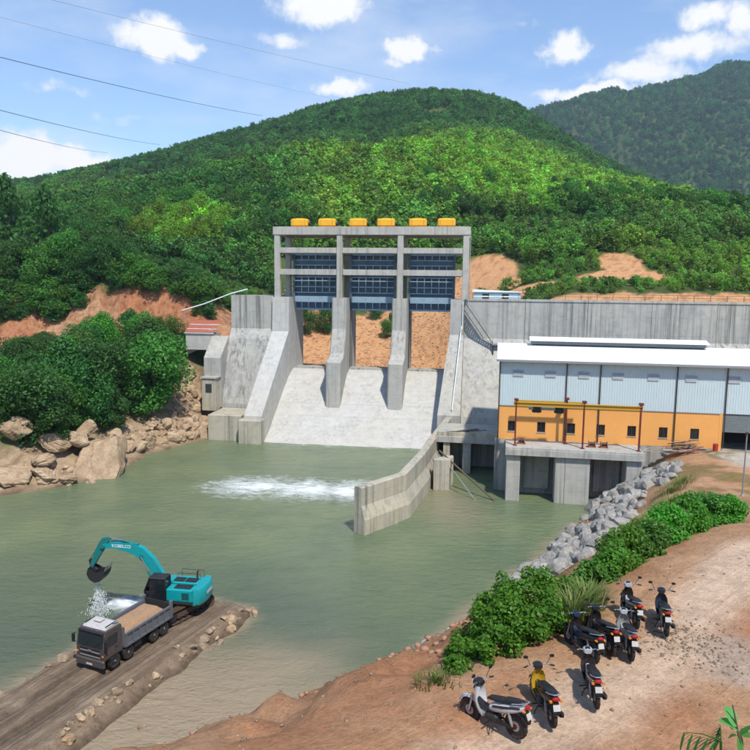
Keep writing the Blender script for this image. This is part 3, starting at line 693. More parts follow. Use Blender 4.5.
# abutment on the rocky bank
ab = dam_thing('abutment', 'stepped grey concrete abutment block against the rocky wooded bank', 'abutment')
MB().prism([(9.5, -2), (9.5, 23.9), (-.2, 23.9), (-.2, 18.0), (-1.6, 16.2), (-5.5, 5), (-6, -2)], -25.3, -17.45, 'x').build('upper_block', M['conc_grey'], ab)
MB().bbox(-25.0, -19.3, -13.2, -6.1, -2, 4.3, .1).build('lower_block', M['conc_stain'], ab)
MB().prism([(-5.9, 4.31), (-5.9, 13.0), (-1.7, 16.6), (-1.7, 4.31)], -28.4, -25.33, 'x').build('wing_wall', M['conc'], ab)
MB().prism([(-28.4, 15.4), (-33.5, 13.0), (-33.5, 15.8), (-28.4, 18.0)], -1.0, -.4, 'y').build('retaining_wall', M['conc_pale'], ab)
ch = MB().bbox(-28.0, -25.5, -8.1, -5.93, 4.0, 9.6, .06).build('valve_house', M['conc_stain'], ab)
MB().box(-27.3, -26.2, -8.16, -8.12, 7.2, 8.7).build('opening_shade', M['dark_room'], ch)  # flat dark panel on the wall, shade of an opening as colour
MB().box(-28.2, -25.3, -8.3, -5.9, 9.62, 9.85).build('roof_slab', M['conc'], ch)
pp = dam_thing('handrail_pipe', 'thin white pipe sloping from the red bank up to the abutment top', 'pipe', None, (0, 0, 0))
MB().tube([(-35.5, 1.5, 20.9), (-31, 1.2, 22.2), (-25.6, .8, 24.2), (-22.5, .6, 25.0)], .11).build('pipe_run', M['white_sheet'], pp)
for (x, z0, z1) in ((-35.0, 18.6, 20.9), (-25.0, 23.9, 24.35)): MB().cyl((x, 1.45 if x < -30 else .75, z0), (x, 1.45 if x < -30 else .75, z1), .08, n=6).build('prop', M['grey_metal'], pp)

sh = dam_thing('tin_shed', 'low shed with a red corrugated tin roof perched beside the abutment', 'shed')
for k in range(3):
    m = MB(); n = 46; z0 = 17.1 + k * .72; y0 = -2.0 + k * 1.3; rings = []
    for (yy, zz) in ((y0, z0), (y0 + 1.5, z0 + .62)):
        rings.append([(-33.6 + i * 5.6 / n, yy, zz + .05 * (i % 2)) for i in range(n + 1)])
    m.rings(rings, closed=False, cap=False); m.build('roof_sheet', M['rust'], sh)
    MB().box(-33.6, -28.0, y0 - .06, y0 + .02, z0 - .14, z0 - .03).build('eave_board', M['white_sheet'], sh)
MB().box(-33.4, -28.2, -1.8, 2.0, 14.0, 16.95).build('wall', M['conc_pale'], sh)

ss = dam_thing('site_shed', 'small white and blue site cabin standing on the dam crest', 'cabin', None, (0, 0, 0))
MB().bbox(18.1, 26.2, 2.6, 5.6, 23.5, 25.0, .03).build('wall', paint('cabin_pale_blue', (.36, .55, .66), .55, 0, .2, (.5, .5, .48), .3, .8), ss)
MB().prism([(17.9, 25.0), (26.4, 25.0), (26.4, 25.12), (17.9, 25.5)], 2.3, 5.9, 'y').build('roof', M['white_sheet'], ss)
for k in range(2): MB().box(19.6 + k * 3.4, 20.8 + k * 3.4, 2.56, 2.6, 23.9, 24.7).build('window', M['glass'], ss)
MB().box(18.1, 26.2, 2.55, 2.598, 24.15, 24.35).build('stripe', M['white_sheet'], ss)

# ------------------------------------------------------------------ divider wall between spillway basin and tailrace
dv = empty('divider_wall', (0, 0, 0), 0, 'bent concrete guide wall standing in the river between spillway and power station', 'wall')
def build_divider():
    pts = [(-1.6, 70.3), (3.2, 76.0), (6.0, 86), (9.3, 100.2), (12.2, 112)]
    secs = []
    for i, p in enumerate(pts):
        a = Vector(pts[max(i - 1, 0)]); b = Vector(pts[min(i + 1, len(pts) - 1)]); d = (b - a).normalized(); n = Vector((d.y, -d.x))
        secs.append((Vector(p), n))
    for i in range(len(pts) - 1):
        rings = []
        for (p, n) in ((secs[i][0], secs[i][1]), (secs[i + 1][0], secs[i + 1][1])):
            d = (secs[i + 1][0] - secs[i][0]).normalized()
            e = p + d * (.015 if p is secs[i][0] else -.015)
            prof = [(-.55, -2.5), (-.55, 4.9), (-.45, 5.0), (.35, 5.0), (.45, 4.9), (.45, 3.0), (.95, 1.6), (1.0, -2.5)]
            rings.append([(e.x + n.x * q, e.y + n.y * q, z) for q, z in prof])
        MB().rings(rings).build('wall_section', M['conc_stain'], dv)
    # stepped buttress on the tailrace side
    for k in range(5):
        q = MB(); x, y = 7.6 + k * .42, 86.6 + k * .9
        q.prism([(y, -2), (y + .8, -2), (y + .8, 3.9 - k * .1), (y, 3.9 - k * .1)], x, x + 2.0 - k * .2, 'x').build('buttress_step', M['conc_stain'], dv)
build_divider()
ad = empty('apron_deck', (12.6, 98.0, 0), R(-10), 'flat concrete apron deck joining the guide wall to the power station base', 'deck')
MB().bbox(-3.6, 6.5, -3.2, 6.5, 4.3, 5.2, .05).build('slab', M['conc'], ad)
MB().box(-2.6, 6.4, 1.5, 6.4, -3, 4.298).build('back_wall', M['conc_grey'], ad)
MB().box(.2, 1.3, -2.9, 1.4, -3, 4.298).build('pier_wall', M['conc_grey'], ad)
MB().box(-2.5, -1.6, -2.9, 1.4, -3, 4.298).build('pier_wall', M['conc_stain'], ad)
MB().box(-3.4, 6.4, -3.1, -2.8, 5.202, 5.75).build('kerb', M['conc_stain'], ad)
for k in range(9):
    x = -2.6 + k * .42; rr = random.Random(k)
    MB().beam((x, -1.5 + rr.random(), 5.28 + .04 * k), (x + 1.6 + rr.random(), -1.0 + rr.random() * 2, 5.40 + .05 * k), .12, .08).build('plank', M['bark'], ad)
lg = MB().tube([(8.6, 90.2, 4.3), (12.0, 85.5, 1.9), (15.2, 81.6, -.35)], [.13, .12, .10], 8).build('leaning_pole', M['bark'])
tag(lg, 'long wooden pole leaning from the guide wall down into the tailrace water', 'pole')
lg2 = MB().tube([(8.2, 91.0, 4.1), (10.4, 86.0, 2.2), (12.6, 82.2, -.3)], .06, 6).build('leaning_pole', M['grey_metal'])
tag(lg2, 'thin grey pipe leaning beside the longer wooden pole into the tailrace water', 'pole')
# ------------------------------------------------------------------ power station (frame: x along the facade, y into the building)
PH_O = (15.6, 87.1, 0.0); PH_RZ = R(-10.0)
def ph_pt(x, y, z=0):
    c, s = math.cos(PH_RZ), math.sin(PH_RZ); return (PH_O[0] + x * c - y * s, PH_O[1] + x * s + y * c, z)
ph = empty('power_station', PH_O, PH_RZ, 'power station hall with pale blue upper cladding, orange lower wall and white roof', 'building')
def build_ph():
    Lx = 46.0; z0, zm, z1 = 6.7, 11.0, 16.75
    # cladding: trapezoid sheets in bays between the rain pipes
    bays = [(0, 8.15), (8.2, 12.15), (12.2, 21.0), (21.05, 26.6), (26.65, 36), (36.05, Lx)]
    def ribbed(x0, x1, za, zb, y, pitch, dep):
        m = MB(); n = int((x1 - x0) / pitch); p = []
        for i in range(n):
            a = x0 + i * (x1 - x0) / n; w = (x1 - x0) / n
            p += [(a, y), (a + w * .62, y), (a + w * .72, y - dep), (a + w * .90, y - dep)]
        p.append((x1, y))
        m.rings([[(a, b, za) for a, b in p], [(a, b, zb) for a, b in p]], closed=False, cap=False); return m
    for a, b in bays:
        ribbed(a, b, zm + .02, z1, -.02, .30, .022).build('cladding_panel', M['clad'], ph)
    win = [3.55, 7.0, 10.55, 14.1, 17.7, 21.35, 24.9][:6]
    win = [1.75, 5.35, 8.95, 12.5, 16.15, 19.8, 23.4]
    # orange wall built as piers between real window openings
    xs = [0.0]
    for w in win:
        xs += [w - .5, w + .5]
    xs.append(26.1)
    for i in range(0, len(xs), 2):
        MB().box(xs[i], xs[i + 1], 0, .3, z0, zm).build('wall', M['orange'], ph)
    for w in win:
        MB().box(w - .5, w + .5, 0, .3, z0, 7.75).build('wall', M['orange'], ph)
        MB().box(w - .5, w + .5, 0, .3, 9.05, zm).build('wall', M['orange'], ph)
        wo = MB().box(w - .5, w + .5, .16, .2, 7.75, 9.05).build('window', M['glass'], ph)
        f = MB()
        f.box(w - .5, w - .43, .06, .158, 7.75, 9.05).box(w + .43, w + .5, .06, .158, 7.75, 9.05).box(w - .428, w + .428, .06, .158, 7.75, 7.83).box(w - .428, w + .428, .06, .158, 8.97, 9.05).box(w - .03, w + .03, .08, .158, 7.832, 8.968)
        f.build('frame', M['dark_frame'], wo)
        MB().box(w - .56, w + .56, -.07, .058, 7.66, 7.748).build('sill', M['conc'], wo)
    MB().box(0, 26.1, -.08, -.004, zm - .06, zm + .015).build('flashing', M['grey_metal'], ph)
    # roller door bay at the far end
    MB().box(26.1, 26.5, -.02, .32, z0 - .3, zm + .0).build('door_jamb', M['orange'], ph)
    dr = MB(); n = 14
    for k in range(n): dr.bbox(26.5, 36, .10, .2, 8.75 + k * .165, 8.75 + k * .165 + .155, .03)
    dr.build('roller_door', M['shutter'], ph)
    MB().box(36.0, Lx, 0, .3, z0 - .3, zm).build('wall', M['clad'], ph)
    MB().box(26.5, 36, 6, 6.2, z0 - .3, zm).build('hall_back', M['dark_room'], ph)
    MB().box(26.5, 36, .3, 6, z0 - .4, z0 - .3).build('hall_floor', M['conc_grey'], ph)
    # rain pipes and vents
    for x in (.05, 8.17, 12.17, 21.02, 26.62): MB().cyl((x, -.16, z0 + .1), (x, -.16, z1 - .05), .075, n=8).build('rain_pipe', M['dark_frame'], ph)
    for x in (2.3, 6.2, 10.2, 14.2, 18.3, 22.6, 27.4, 33.0):
        v = MB()
        for k in range(5): v.prism([(-.13, 14.75 + k * .16), (-.085, 14.88 + k * .16), (-.085, 14.75 + k * .16)], x - .65, x + .65, 'x')
        v.build('vent', M['grey_metal'], ph)
    # other walls, roof
    MB().box(-.0, .3, .3, 19.8, z0, z1 - .02).build('wall', M['clad'], ph); MB().box(0, Lx, 19.5, 19.8, z0, z1 - .02).build('wall', M['clad'], ph); MB().box(Lx - .3, Lx, .3, 19.5, z0, z1 - .02).build('wall', M['clad'], ph)
    ro = MB().prism([(-.75, 16.72), (10, 18.0), (20.6, 16.72), (20.6, 16.84), (10, 18.13), (-.75, 16.84)], -.35, Lx + .35, 'x').build('roof', M['white_sheet'], ph)
    MB().prism([(-.98, 16.60), (-.77, 16.60), (-.77, 16.82), (-.98, 16.88)], -.4, Lx + .4, 'x').build('gutter', M['grey_metal'], ro)
    MB().box(4.2, 26.4, 8.6, 11.4, 18.14, 18.62).build('monitor_side', M['shutter'], ro)
    MB().prism([(8.0, 18.62), (10, 18.98), (12.0, 18.62), (12.0, 18.72), (10, 19.1), (8.0, 18.72)], 3.9, 26.7, 'x').build('monitor_roof', M['white_sheet'], ro)
    for k in range(1, 44): MB().prism([(-.75, 16.845), (10, 18.135), (10, 18.155), (-.75, 16.865)], k * 1.05 - .02, k * 1.05 + .02, 'x').build('roof_seam', M['white_sheet'], ro)
    # base in the water
    MB().box(-.3, 26.6, .0, 19, -3, 6.68).build('base', M['conc_grey'], ph)
build_ph()
td = empty('tailrace_deck', PH_O, PH_RZ, 'concrete deck on thick columns over the water in front of the orange wall', 'deck')
MB().bbox(1.0, 16.9, -4.6, -.05, 6.05, 6.72, .05).build('slab', M['conc'], td)
for (a, b) in ((1.15, 2.8), (6.9, 8.0), (8.02, 10.9), (15.0, 16.8)):
    MB().bbox(a, b, -4.3, -1.2 if a != 6.9 else -2.2, -3, 6.04, .06).build('column', M['conc'], td)
MB().box(1.0, 16.9, -4.75, -4.602, 5.75, 6.45).build('edge_beam', M['conc'], td)
MB().box(2.8, 15, -.4, -.06, -3, 6.04).build('gate_recess', M['conc_grey'], td)
for x in (3.4, 11.8): MB().box(x, x + 3.0, -.9, -.45, .8, 5.6).build('draft_gate', M['conc_grey'], td)

gc = empty('gantry_crane', PH_O, PH_RZ, 'dark red posts carrying a yellow crane beam in front of the orange wall', 'crane')
for (x, y) in ((2.1, -3.6), (8.2, -1.4), (10.0, -3.6), (16.4, -3.6)):
    p = MB().box(x - .09, x + .09, y - .14, y + .14, 6.72, 12.2).build('post', M['red_steel'], gc)
    MB().box(x - .25, x + .25, y - .25, y + .25, 6.721, 6.78).build('base_plate', M['red_steel'], p)
    MB().box(x - .25, x + .25, y - .3, y + .3, 12.2, 12.45).build('cap', M['red_steel'], p)
MB().box(1.8, 16.6, -3.72, -3.48, 11.55, 11.98).build('beam', M['beam_yellow'], gc)
MB().box(1.8, 16.6, -3.85, -3.35, 11.99, 12.06).build('rail', M['beam_yellow'], gc)
MB().box(2.2, 10, -1.5, -1.3, 11.6, 11.95).build('beam', M['beam_yellow'], gc)
MB().box(3.6, 7.4, -3.3, -2.6, 11.1, 11.4).build('trolley_frame', M['grey_metal'], gc)
for x in (4.0, 6.6): MB().bbox(x, x + 1.1, -3.3, -2.5, 10.75, 11.5, .1).build('hoist_motor', M['dark_metal'], gc)
for (x, lab) in ((2.9, 'small rusty winch on the deck beside the crane post under the first window'), (11.2, 'rusty machine part lying on the deck below the middle window'), (12.6, 'rusty cable drum standing on the concrete deck')):
    w = empty('winch', ph_pt(x, -2.6, 6.72), PH_RZ, lab, 'winch')
    MB().box(-.5, .5, -.3, .3, 0, .12).build('base', M['rust'], w)
    MB().cyl((-.35, 0, .42), (.35, 0, .42), .22, n=14).build('drum', M['dark_metal'], w, True)
    for s in (-1, 1): MB().cyl((s * .36 - .04, 0, .42), (s * .36 + .04, 0, .42), .38, n=16).build('flange', M['rust'], w, True)
rb = empty('fuel_drum', ph_pt(25.6, -.9, gz(*ph_pt(25.6, -.9)[:2])), PH_RZ, 'red steel drum standing against the orange wall by the roller door', 'drum')
MB().lathe([(.29, 0), (.29, .28), (.31, .3), (.29, .32), (.29, .58), (.31, .6), (.29, .62), (.29, .9), (.27, .9), (.27, .87)], (0, 0, 0), 'z', 18).build('body', paint('drum_red', (.42, .03, .02), .5), rb, True)
MB().cyl((.12, .05, .87), (.12, .05, .91), .04, n=8).build('bung', M['dark_metal'], rb)
# heap of timber offcuts and rubble by the wall
sc = empty('scrap_heap', ph_pt(21.6, -1.5, gz(*ph_pt(21.6, -1.5)[:2]) + .05), PH_RZ, 'untidy heap of broken timber and formwork at the foot of the orange wall', 'scrap heap')
rr = random.Random(9)
for k in range(70):
    a = rr.gauss(0, 1.6); b = rr.gauss(0, .6); z = max(.03, 1.3 * math.exp(-(a / 2.2) ** 2) * rr.random()); th = rr.uniform(-.6, .6); l = rr.uniform(.5, 1.5)
    o = MB().beam((a - l * math.cos(th), b - l * math.sin(th) * .5, z + rr.uniform(0, .2)), (a + l * math.cos(th), b + l * math.sin(th) * .5, z + rr.uniform(.0, .5)), rr.uniform(.06, .2), rr.uniform(.03, .09))
    o.build('plank', (M['bark'], M['rust'], M['conc'], M['rock_brown'])[k % 4], sc)
# ------------------------------------------------------------------ vegetation
def leaf_cloud(cent, rad, count, size, rng, shell=.45, aspect=.6, up=.35):
    """many small leaf blades spread through blobs; returns vertices and quads"""
    cent = np.asarray(cent, float); rad = np.asarray(rad, float)
    if rad.ndim == 1: rad = np.repeat(rad[:, None], 3, 1)
    p = (rad.prod(1)) ** (2 / 3); p = p / p.sum(); k = rng.choice(len(cent), count, p=p)
    d = rng.normal(size=(count, 3)); d /= np.linalg.norm(d, axis=1)[:, None]
    r = shell + (1 - shell) * rng.random(count) ** .6
    P = cent[k] + d * rad[k] * r[:, None]
    nrm = d * .8 + rng.normal(size=(count, 3)) * .6 + np.array([0, 0, up]); nrm /= np.linalg.norm(nrm, axis=1)[:, None]
    t = np.cross(nrm, rng.normal(size=(count, 3))); t /= np.linalg.norm(t, axis=1)[:, None]; b = np.cross(nrm, t)
    s = size * rng.uniform(.6, 1.35, count)[:, None]
    V = np.stack([P - t * s * .5, P + b * s * .5 * aspect - nrm * s * .08, P + t * s * .5, P - b * s * .5 * aspect - nrm * s * .08], 1).reshape(-1, 3)
    return V, np.arange(4 * count).reshape(-1, 4)
def trunk_mb(h, r, rng, limbs=5, lean=.06):
    m = MB(); top = (rng.normal() * lean * h, rng.normal() * lean * h, h)
    pts = [(top[0] * t * t + .04 * h * rng.normal() * (0 < t < 1), top[1] * t * t + .04 * h * rng.normal() * (0 < t < 1), h * t) for t in (0, .3, .6, 1)]
    m.tube(pts, [r, r * .75, r * .5, r * .15], 7); tips = [pts[-1]]
    for k in range(limbs):
        t = rng.uniform(.35, .85); a = rng.uniform(0, 2 * PI); l = h * rng.uniform(.22, .4)
        b = Vector(pts[1]).lerp(Vector(pts[3]), (t - .3) / .7); e = b + Vector((math.cos(a) * l, math.sin(a) * l, l * .55)); mid = b.lerp(e, .5) + Vector((0, 0, l * .08))
        m.tube([b, mid, e], [r * .38, r * .25, r * .08], 5); tips.append(tuple(e))
    return m, tips
def tree_meshes(seed, h, cw, n, size, mat, style='round'):
    """(trunk mesh, crown mesh) of one tree kind, base at the origin"""
    rng = np.random.default_rng(seed); m, tips = trunk_mb(h * .8, .022 * h + .04, rng, 7)
    c = []; rd = []
    for t in tips: c.append((t[0], t[1], t[2])); rd.append(cw * rng.uniform(.22, .36))
    nb = 30
    for k in range(nb):
        a = rng.uniform(0, 2 * PI); q = rng.random()
        if style == 'spire': z = h * (.08 + .86 * q); rr = cw * .5 * (1 - q) ** .8 * rng.uniform(.4, 1)
        elif style == 'wide': z = h * (.12 + .78 * q); rr = cw * .55 * math.sqrt(max(.05, 1 - (q * 1.4 - .5) ** 2)) * rng.uniform(.4, 1)
        else: z = h * (.10 + .82 * q); rr = cw * .5 * math.sqrt(max(.05, 1 - (2 * q - .95) ** 2)) * rng.uniform(.35, 1)
        c.append((math.cos(a) * rr, math.sin(a) * rr, z)); rd.append(cw * rng.uniform(.13, .25) * (1 if style != 'spire' else .85))
    V, F = leaf_cloud(c, rd, n, size, rng)
    return m.mesh('trunk', M['bark'], True), np_mesh('crown', V, F, mat)
def place_tree(kind, x, y, z, s, rot, label, cat='tree', group=None, name='tree', sz=None):
    t = empty(name, (x, y, z), rot, label, cat, group); t.scale = (s, s, sz or s)
    link('trunk', kind[0], t); link('crown', kind[1], t); return t
def project(x, y, z):
    w = y * math.cos(_p) - (z - CAM_H) * math.sin(_p); v = y * math.sin(_p) + (z - CAM_H) * math.cos(_p)
    u, v = x / w, v / w; c, s = math.cos(_r), math.sin(_r); u, v = c * u + s * v, -s * u + c * v
    return 375 + 700 * u, 375 - 700 * v

# kinds for the near wood: unit height 10 m
NEAR = [tree_meshes(100 + i, 10, w, 7500, .36, mt, st) for i, (w, mt, st) in enumerate([(6.5, M['leaf_dark'], 'round'), (7.5, M['leaf_dark'], 'wide'), (6.0, M['leaf'], 'round'), (5.0, M['leaf_dark'], 'round'), (7.0, M['leaf'], 'wide'), (5.5, M['leaf_bright'], 'round')])]
FOOT = [tree_meshes(200 + i, 10, w, 2200, .52, mt, st) for i, (w, mt, st) in enumerate([(5.5, M['leaf'], 'round'), (5.0, M['leaf_dark'], 'round'), (6.5, M['leaf'], 'wide'), (4.5, M['leaf_dark'], 'spire'), (4.5, M['leaf_lime'], 'round')])]

rr = random.Random(21)
def near_wood():
    # bank wood: on the steep rocky bank, crowns reach up in front of the red cut
    sil = [(-40, 345), (0, 340), (40, 333), (70, 326), (95, 312), (130, 303), (165, 312), (200, 322), (214, 345), (260, 380)]
    spots = []
    for gy in np.arange(92, 129, 4.6):
        for gx in np.arange(-88, -32, 4.6):
            x = gx + rr.uniform(-1.8, 1.8); y = gy + rr.uniform(-1.8, 1.8); z = gz(x, y)
            if z < 3.4 or z > 15.4 or x > -35.5 - max(0, 104 - y) * .25: continue
            u, v = project(x, y, z); lim = np.interp(u, [a for a, b in sil], [b for a, b in sil]) + rr.uniform(-3, 16)
            if u > 216 or u < -60: continue
            ztop = CAM_H - (lim - 286) * y / 705
            h = min(ztop - z, rr.choice((8.5, 10, 12, 14, 15)) * rr.uniform(.9, 1.1))
            if h < 2.2: continue
            spots.append((x, y, z, h))
    for i, (x, y, z, h) in enumerate(spots):
        kk = (0, 1, 2, 3, 4, 0, 2, 5, 3)[(i * 7) % 9]; k = NEAR[kk]; s = h / 10.4; sx = max(s, .5) * rr.uniform(.95, 1.25)
        t = place_tree(k, x, y, z - .15, sx, rr.uniform(0, 6.28), ('round dark green', 'spreading dark green', 'round mid green', 'slender dark green', 'spreading mid green', 'bright light green')[kk] + ' tree in the wood on the rocky bank below the red cut', 'tree', 'trees on the rocky river bank', 'bank_tree', s)
    # terrace wood above the red cut
    sil2 = [(-40, 236), (0, 238), (20, 232), (50, 238), (70, 222), (90, 212), (110, 224), (135, 248), (160, 262), (200, 262)]
    n = 0
    for gy in np.arange(144, 174, 4.8):
        for gx in np.arange(-112, -40, 5.0):
            x = gx + rr.uniform(-2, 2); y = gy + rr.uniform(-2, 2); z = gz(x, y); u, v = project(x, y, z)
            if u < -50 or u > 165 or bare([x], [y])[0] > .4: continue
            lim = np.interp(u, [a for a, b in sil2], [b for a, b in sil2]) + rr.uniform(-4, 12); ztop = CAM_H - (lim - 286) * y / 705
            h = min(ztop - z, rr.uniform(8, 15))
            if h < 2: continue
            s = h / 10.4
            kk = (n * 3) % 4; place_tree(NEAR[kk], x, y, z - .15, max(s, .55) * rr.uniform(.9, 1.15), rr.uniform(0, 6.28), ('round dark green', 'spreading dark green', 'round lighter green', 'slender dark green')[kk] + ' tree in the wood on the terrace above the red cut', 'tree', 'trees on the terrace above the red cut', 'terrace_tree', s); n += 1
    for (x, y, h, lab) in [(-86, 166, 21, 'tall thin tree with an open crown standing above its neighbours on the terrace'), (-70.5, 152, 21, 'tall dark pointed tree rising out of the terrace wood')]:
        place_tree(FOOT[3] if h < 25 else NEAR[3], x, y, gz(x, y) - .2, h / 13, 1.0, lab, 'tree', None, 'terrace_tree', h / 10.4)
near_wood()
def cut_shrubs():
    r6 = random.Random(8); n = 0
    for k in range(400):
        x = r6.uniform(-92, -33); y = r6.uniform(127, 147); u, v = project(x, y, gz(x, y))
        edge = y > 137.3 + (x > -58) * 3.5; patch = float(fbm([x / 7], [y / 7], 17, 2)[0]) > .12
        if u < -15 or not (edge or patch) or n >= 120: continue
        n += 1; h = r6.uniform(1.4, 4.6) if edge else r6.uniform(1.0, 2.6)
        place_tree(FOOT[(k * 5) % 4], x, y, gz(x, y) - .5, h / r6.uniform(3.5, 6), r6.uniform(0, 6), 'small green shrub clinging to the lip of the red cut' if edge else 'small green shrub growing on the bare face of the red cut', 'shrub', 'shrubs on the lip of the red cut' if edge else 'shrubs on the face of the red cut', 'cut_shrub', h / 8)
cut_shrubs()

# hillside forest
HT = bpy.data.collections.new('hillside_tree_kinds')
for i, (w, st, n, sz) in enumerate([(5.2, 'round', 560, .95), (4.6, 'round', 520, .9), (6.0, 'wide', 580, .95), (4.2, 'spire', 520, .85), (4.8, 'round', 480, 1.05)]):
    tr, cr = tree_meshes(300 + i, 10, w, n, sz, M['leaf_hill'], st)
    v = np.zeros(len(cr.vertices) * 3, np.float32); cr.vertices.foreach_get('co', v)
    o = bpy.data.objects.new('hillside_tree_kind', cr); HT.objects.link(o)
def tint_of(x, y):
    t = fbm(x / 95, y / 130, 51, 3); f = fbm(x / 22, y / 26, 57, 3); n = len(x)
    c = np.ones((n, 3))
    def mixc(c, col, w): return c * (1 - w[:, None]) + np.array(col)[None] * w[:, None]
    c = mixc(c, (1.75, 1.45, 1.0), sstep(-.05, .35, t + .5 * f - .15) * .9)
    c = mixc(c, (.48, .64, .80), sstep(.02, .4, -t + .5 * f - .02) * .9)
    c = mixc(c, (2.0, 1.75, 1.0), (1 - sstep(.6, 1, np.hypot((x - 62) / 75, (y - 290) / 95) + .35 * f)) * .9)      # young plantation
    c = mixc(c, (2.2, 2.15, .85), (1 - sstep(.5, 1, np.hypot((x + 54) / 13, (y - 205) / 22) + .3 * f)) * .95)         # pale yellow-green saplings
    c = mixc(c, (.50, .64, .78), sstep(400, 540, y + 90 * t + 40 * f) * .85)  # cloud shadow over the upper hill put into the tree tint
    return c * (1 + .28 * RNG.normal(size=n).clip(-1.5, 1.5))[:, None]
def hillside():
    P = []; y = 128.0
    while y < 705:
        s = (2.9 + (y - 166) * .0042) if y > 172 else 2.1; half = .60 * y + 42
        xs = np.arange(-half if y > 146 else 16, half, s); P.append(np.stack([xs + RNG.uniform(-.45, .45, len(xs)) * s, y + RNG.uniform(-.45, .45, len(xs)) * s], 1)); y += s * .92
    y = 1000.0
    while y < 1690:
        s = 10.0; xs = np.arange(90, .62 * y + 60, s); P.append(np.stack([xs + RNG.uniform(-5, 5, len(xs)), y + RNG.uniform(-5, 5, len(xs))], 1)); y += 9.0
    P = np.concatenate(P); x, y = P[:, 0], P[:, 1]
    # tree cover: none on bare earth; thinner in a few clearings
    z = ground_z(x, y); far = y > 900
    keep = (RNG.random(len(x)) > bare(x, y) * 1.0) & ~((fbm(x / 28, y / 30, 91, 3) > .48) & (RNG.random(len(x)) < .7) & ~far)
    keep &= ~((y < 196) & (np.abs(x + 3) < 24)) & ~((x > 14) & (y < 124.5 - (x + 1.1) * .14 + 9))
    keep &= ~((x < -40) & (y < 150))
    x, y, z = x[keep], y[keep], z[keep]; far = y > 900
    sc = RNG.uniform(.55, 1.05, len(x)) * (1 - .3 * (fbm(x / 45, y / 45, 77, 2) > .15)); sc[far] *= 1.75
    sc *= np.where((y < 176), .36, np.where((y < 215) & (x > 14), .62, 1.0))
    tint = tint_of(x, y); tint[far] = tint[far] * np.array([.95, .95, 1.0])  # far trees tinted bluer: distance haze put into the colour
    # the nearest ones that show are trees of their own
    d = np.where((x > 8) | (x < -18), y, 9999.0)
    u = 375 + 700 * x / (y * .99); vis = (u > -10) & (u < 760) & (((x > 14) & (z > 24.5)) | (x < -18))
    cand = np.where(vis & (y < 330))[0]; cand = cand[np.argsort(-(sc / y)[cand])][:260]
    r2 = random.Random(4)
    for i in cand:
        where = 'long dam wall' if x[i] > 0 else 'red cut'
        kk = 4 if (math.hypot((x[i] + 54) / 14, (y[i] - 200) / 24) < 1 and r2.random() < .8) else r2.randrange(4)
        kd = ('round mid green', 'round dark green', 'wide-crowned green', 'narrow pointed dark', 'pale yellow-green')[kk]
        place_tree(FOOT[kk], x[i], y[i], z[i] - .2, sc[i] * .9, r2.uniform(0, 6.28), kd + ' tree at the hill foot behind the ' + where, 'tree', 'trees at the foot of the hill behind the ' + where, 'hillside_tree', sc[i] * .95)
    rest = np.ones(len(x), bool); rest[cand] = False
    x, y, z, sc, tint = x[rest], y[rest], z[rest], sc[rest], tint[rest]; n = len(x)
    me = bpy.data.meshes.new('hillside_forest'); me.vertices.add(n); me.vertices.foreach_set('co', np.stack([x, y, z - .3], 1).astype(np.float32).ravel())
    def att(nm, typ, dat, key='value'):
        a = me.attributes.new(nm, typ, 'POINT'); a.data.foreach_set(key, np.ascontiguousarray(dat).ravel())
    att('size', 'FLOAT_VECTOR', np.stack([sc * RNG.uniform(.95, 1.3, n), sc * RNG.uniform(.95, 1.3, n), sc], 1).astype(np.float32), 'vector')
    att('turn', 'FLOAT_VECTOR', np.stack([RNG.normal(0, .05, n), RNG.normal(0, .05, n), RNG.uniform(0, 6.28, n)], 1).astype(np.float32), 'vector')
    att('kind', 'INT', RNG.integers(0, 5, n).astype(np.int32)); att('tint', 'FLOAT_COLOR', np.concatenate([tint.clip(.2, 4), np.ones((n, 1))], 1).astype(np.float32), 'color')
    o = link('hillside_forest', me); tag(o, 'dense green forest covering the hill and the far mountain', 'forest', None, 'stuff')
    ng = bpy.data.node_groups.new('forest', 'GeometryNodeTree')
    ng.interface.new_socket('Geometry', in_out='INPUT', socket_type='NodeSocketGeometry'); ng.interface.new_socket('Geometry', in_out='OUTPUT', socket_type='NodeSocketGeometry')
    N = ng.nodes; L = ng.links; gi = N.new('NodeGroupInput'); go = N.new('NodeGroupOutput')
    ci = N.new('GeometryNodeCollectionInfo'); ci.inputs['Collection'].default_value = HT; ci.inputs['Separate Children'].default_value = True; ci.inputs['Reset Children'].default_value = True
    ip = N.new('GeometryNodeInstanceOnPoints'); ip.inputs['Pick Instance'].default_value = True
    def na(nm, dt):
        a = N.new('GeometryNodeInputNamedAttribute'); a.data_type = dt; a.inputs['Name'].default_value = nm; return [s for s in a.outputs if s.enabled and s.name == 'Attribute'][0]
    L.new(gi.outputs[0], ip.inputs['Points']); L.new(ci.outputs[0], ip.inputs['Instance']); L.new(na('kind', 'INT'), ip.inputs['Instance Index'])
    e2r = N.new('FunctionNodeEulerToRotation'); L.new(na('turn', 'FLOAT_VECTOR'), e2r.inputs[0]); L.new(e2r.outputs[0], ip.inputs['Rotation'])
    L.new(na('size', 'FLOAT_VECTOR'), ip.inputs['Scale']); L.new(ip.outputs[0], go.inputs[0])
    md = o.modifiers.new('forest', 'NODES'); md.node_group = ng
    return n
hillside()

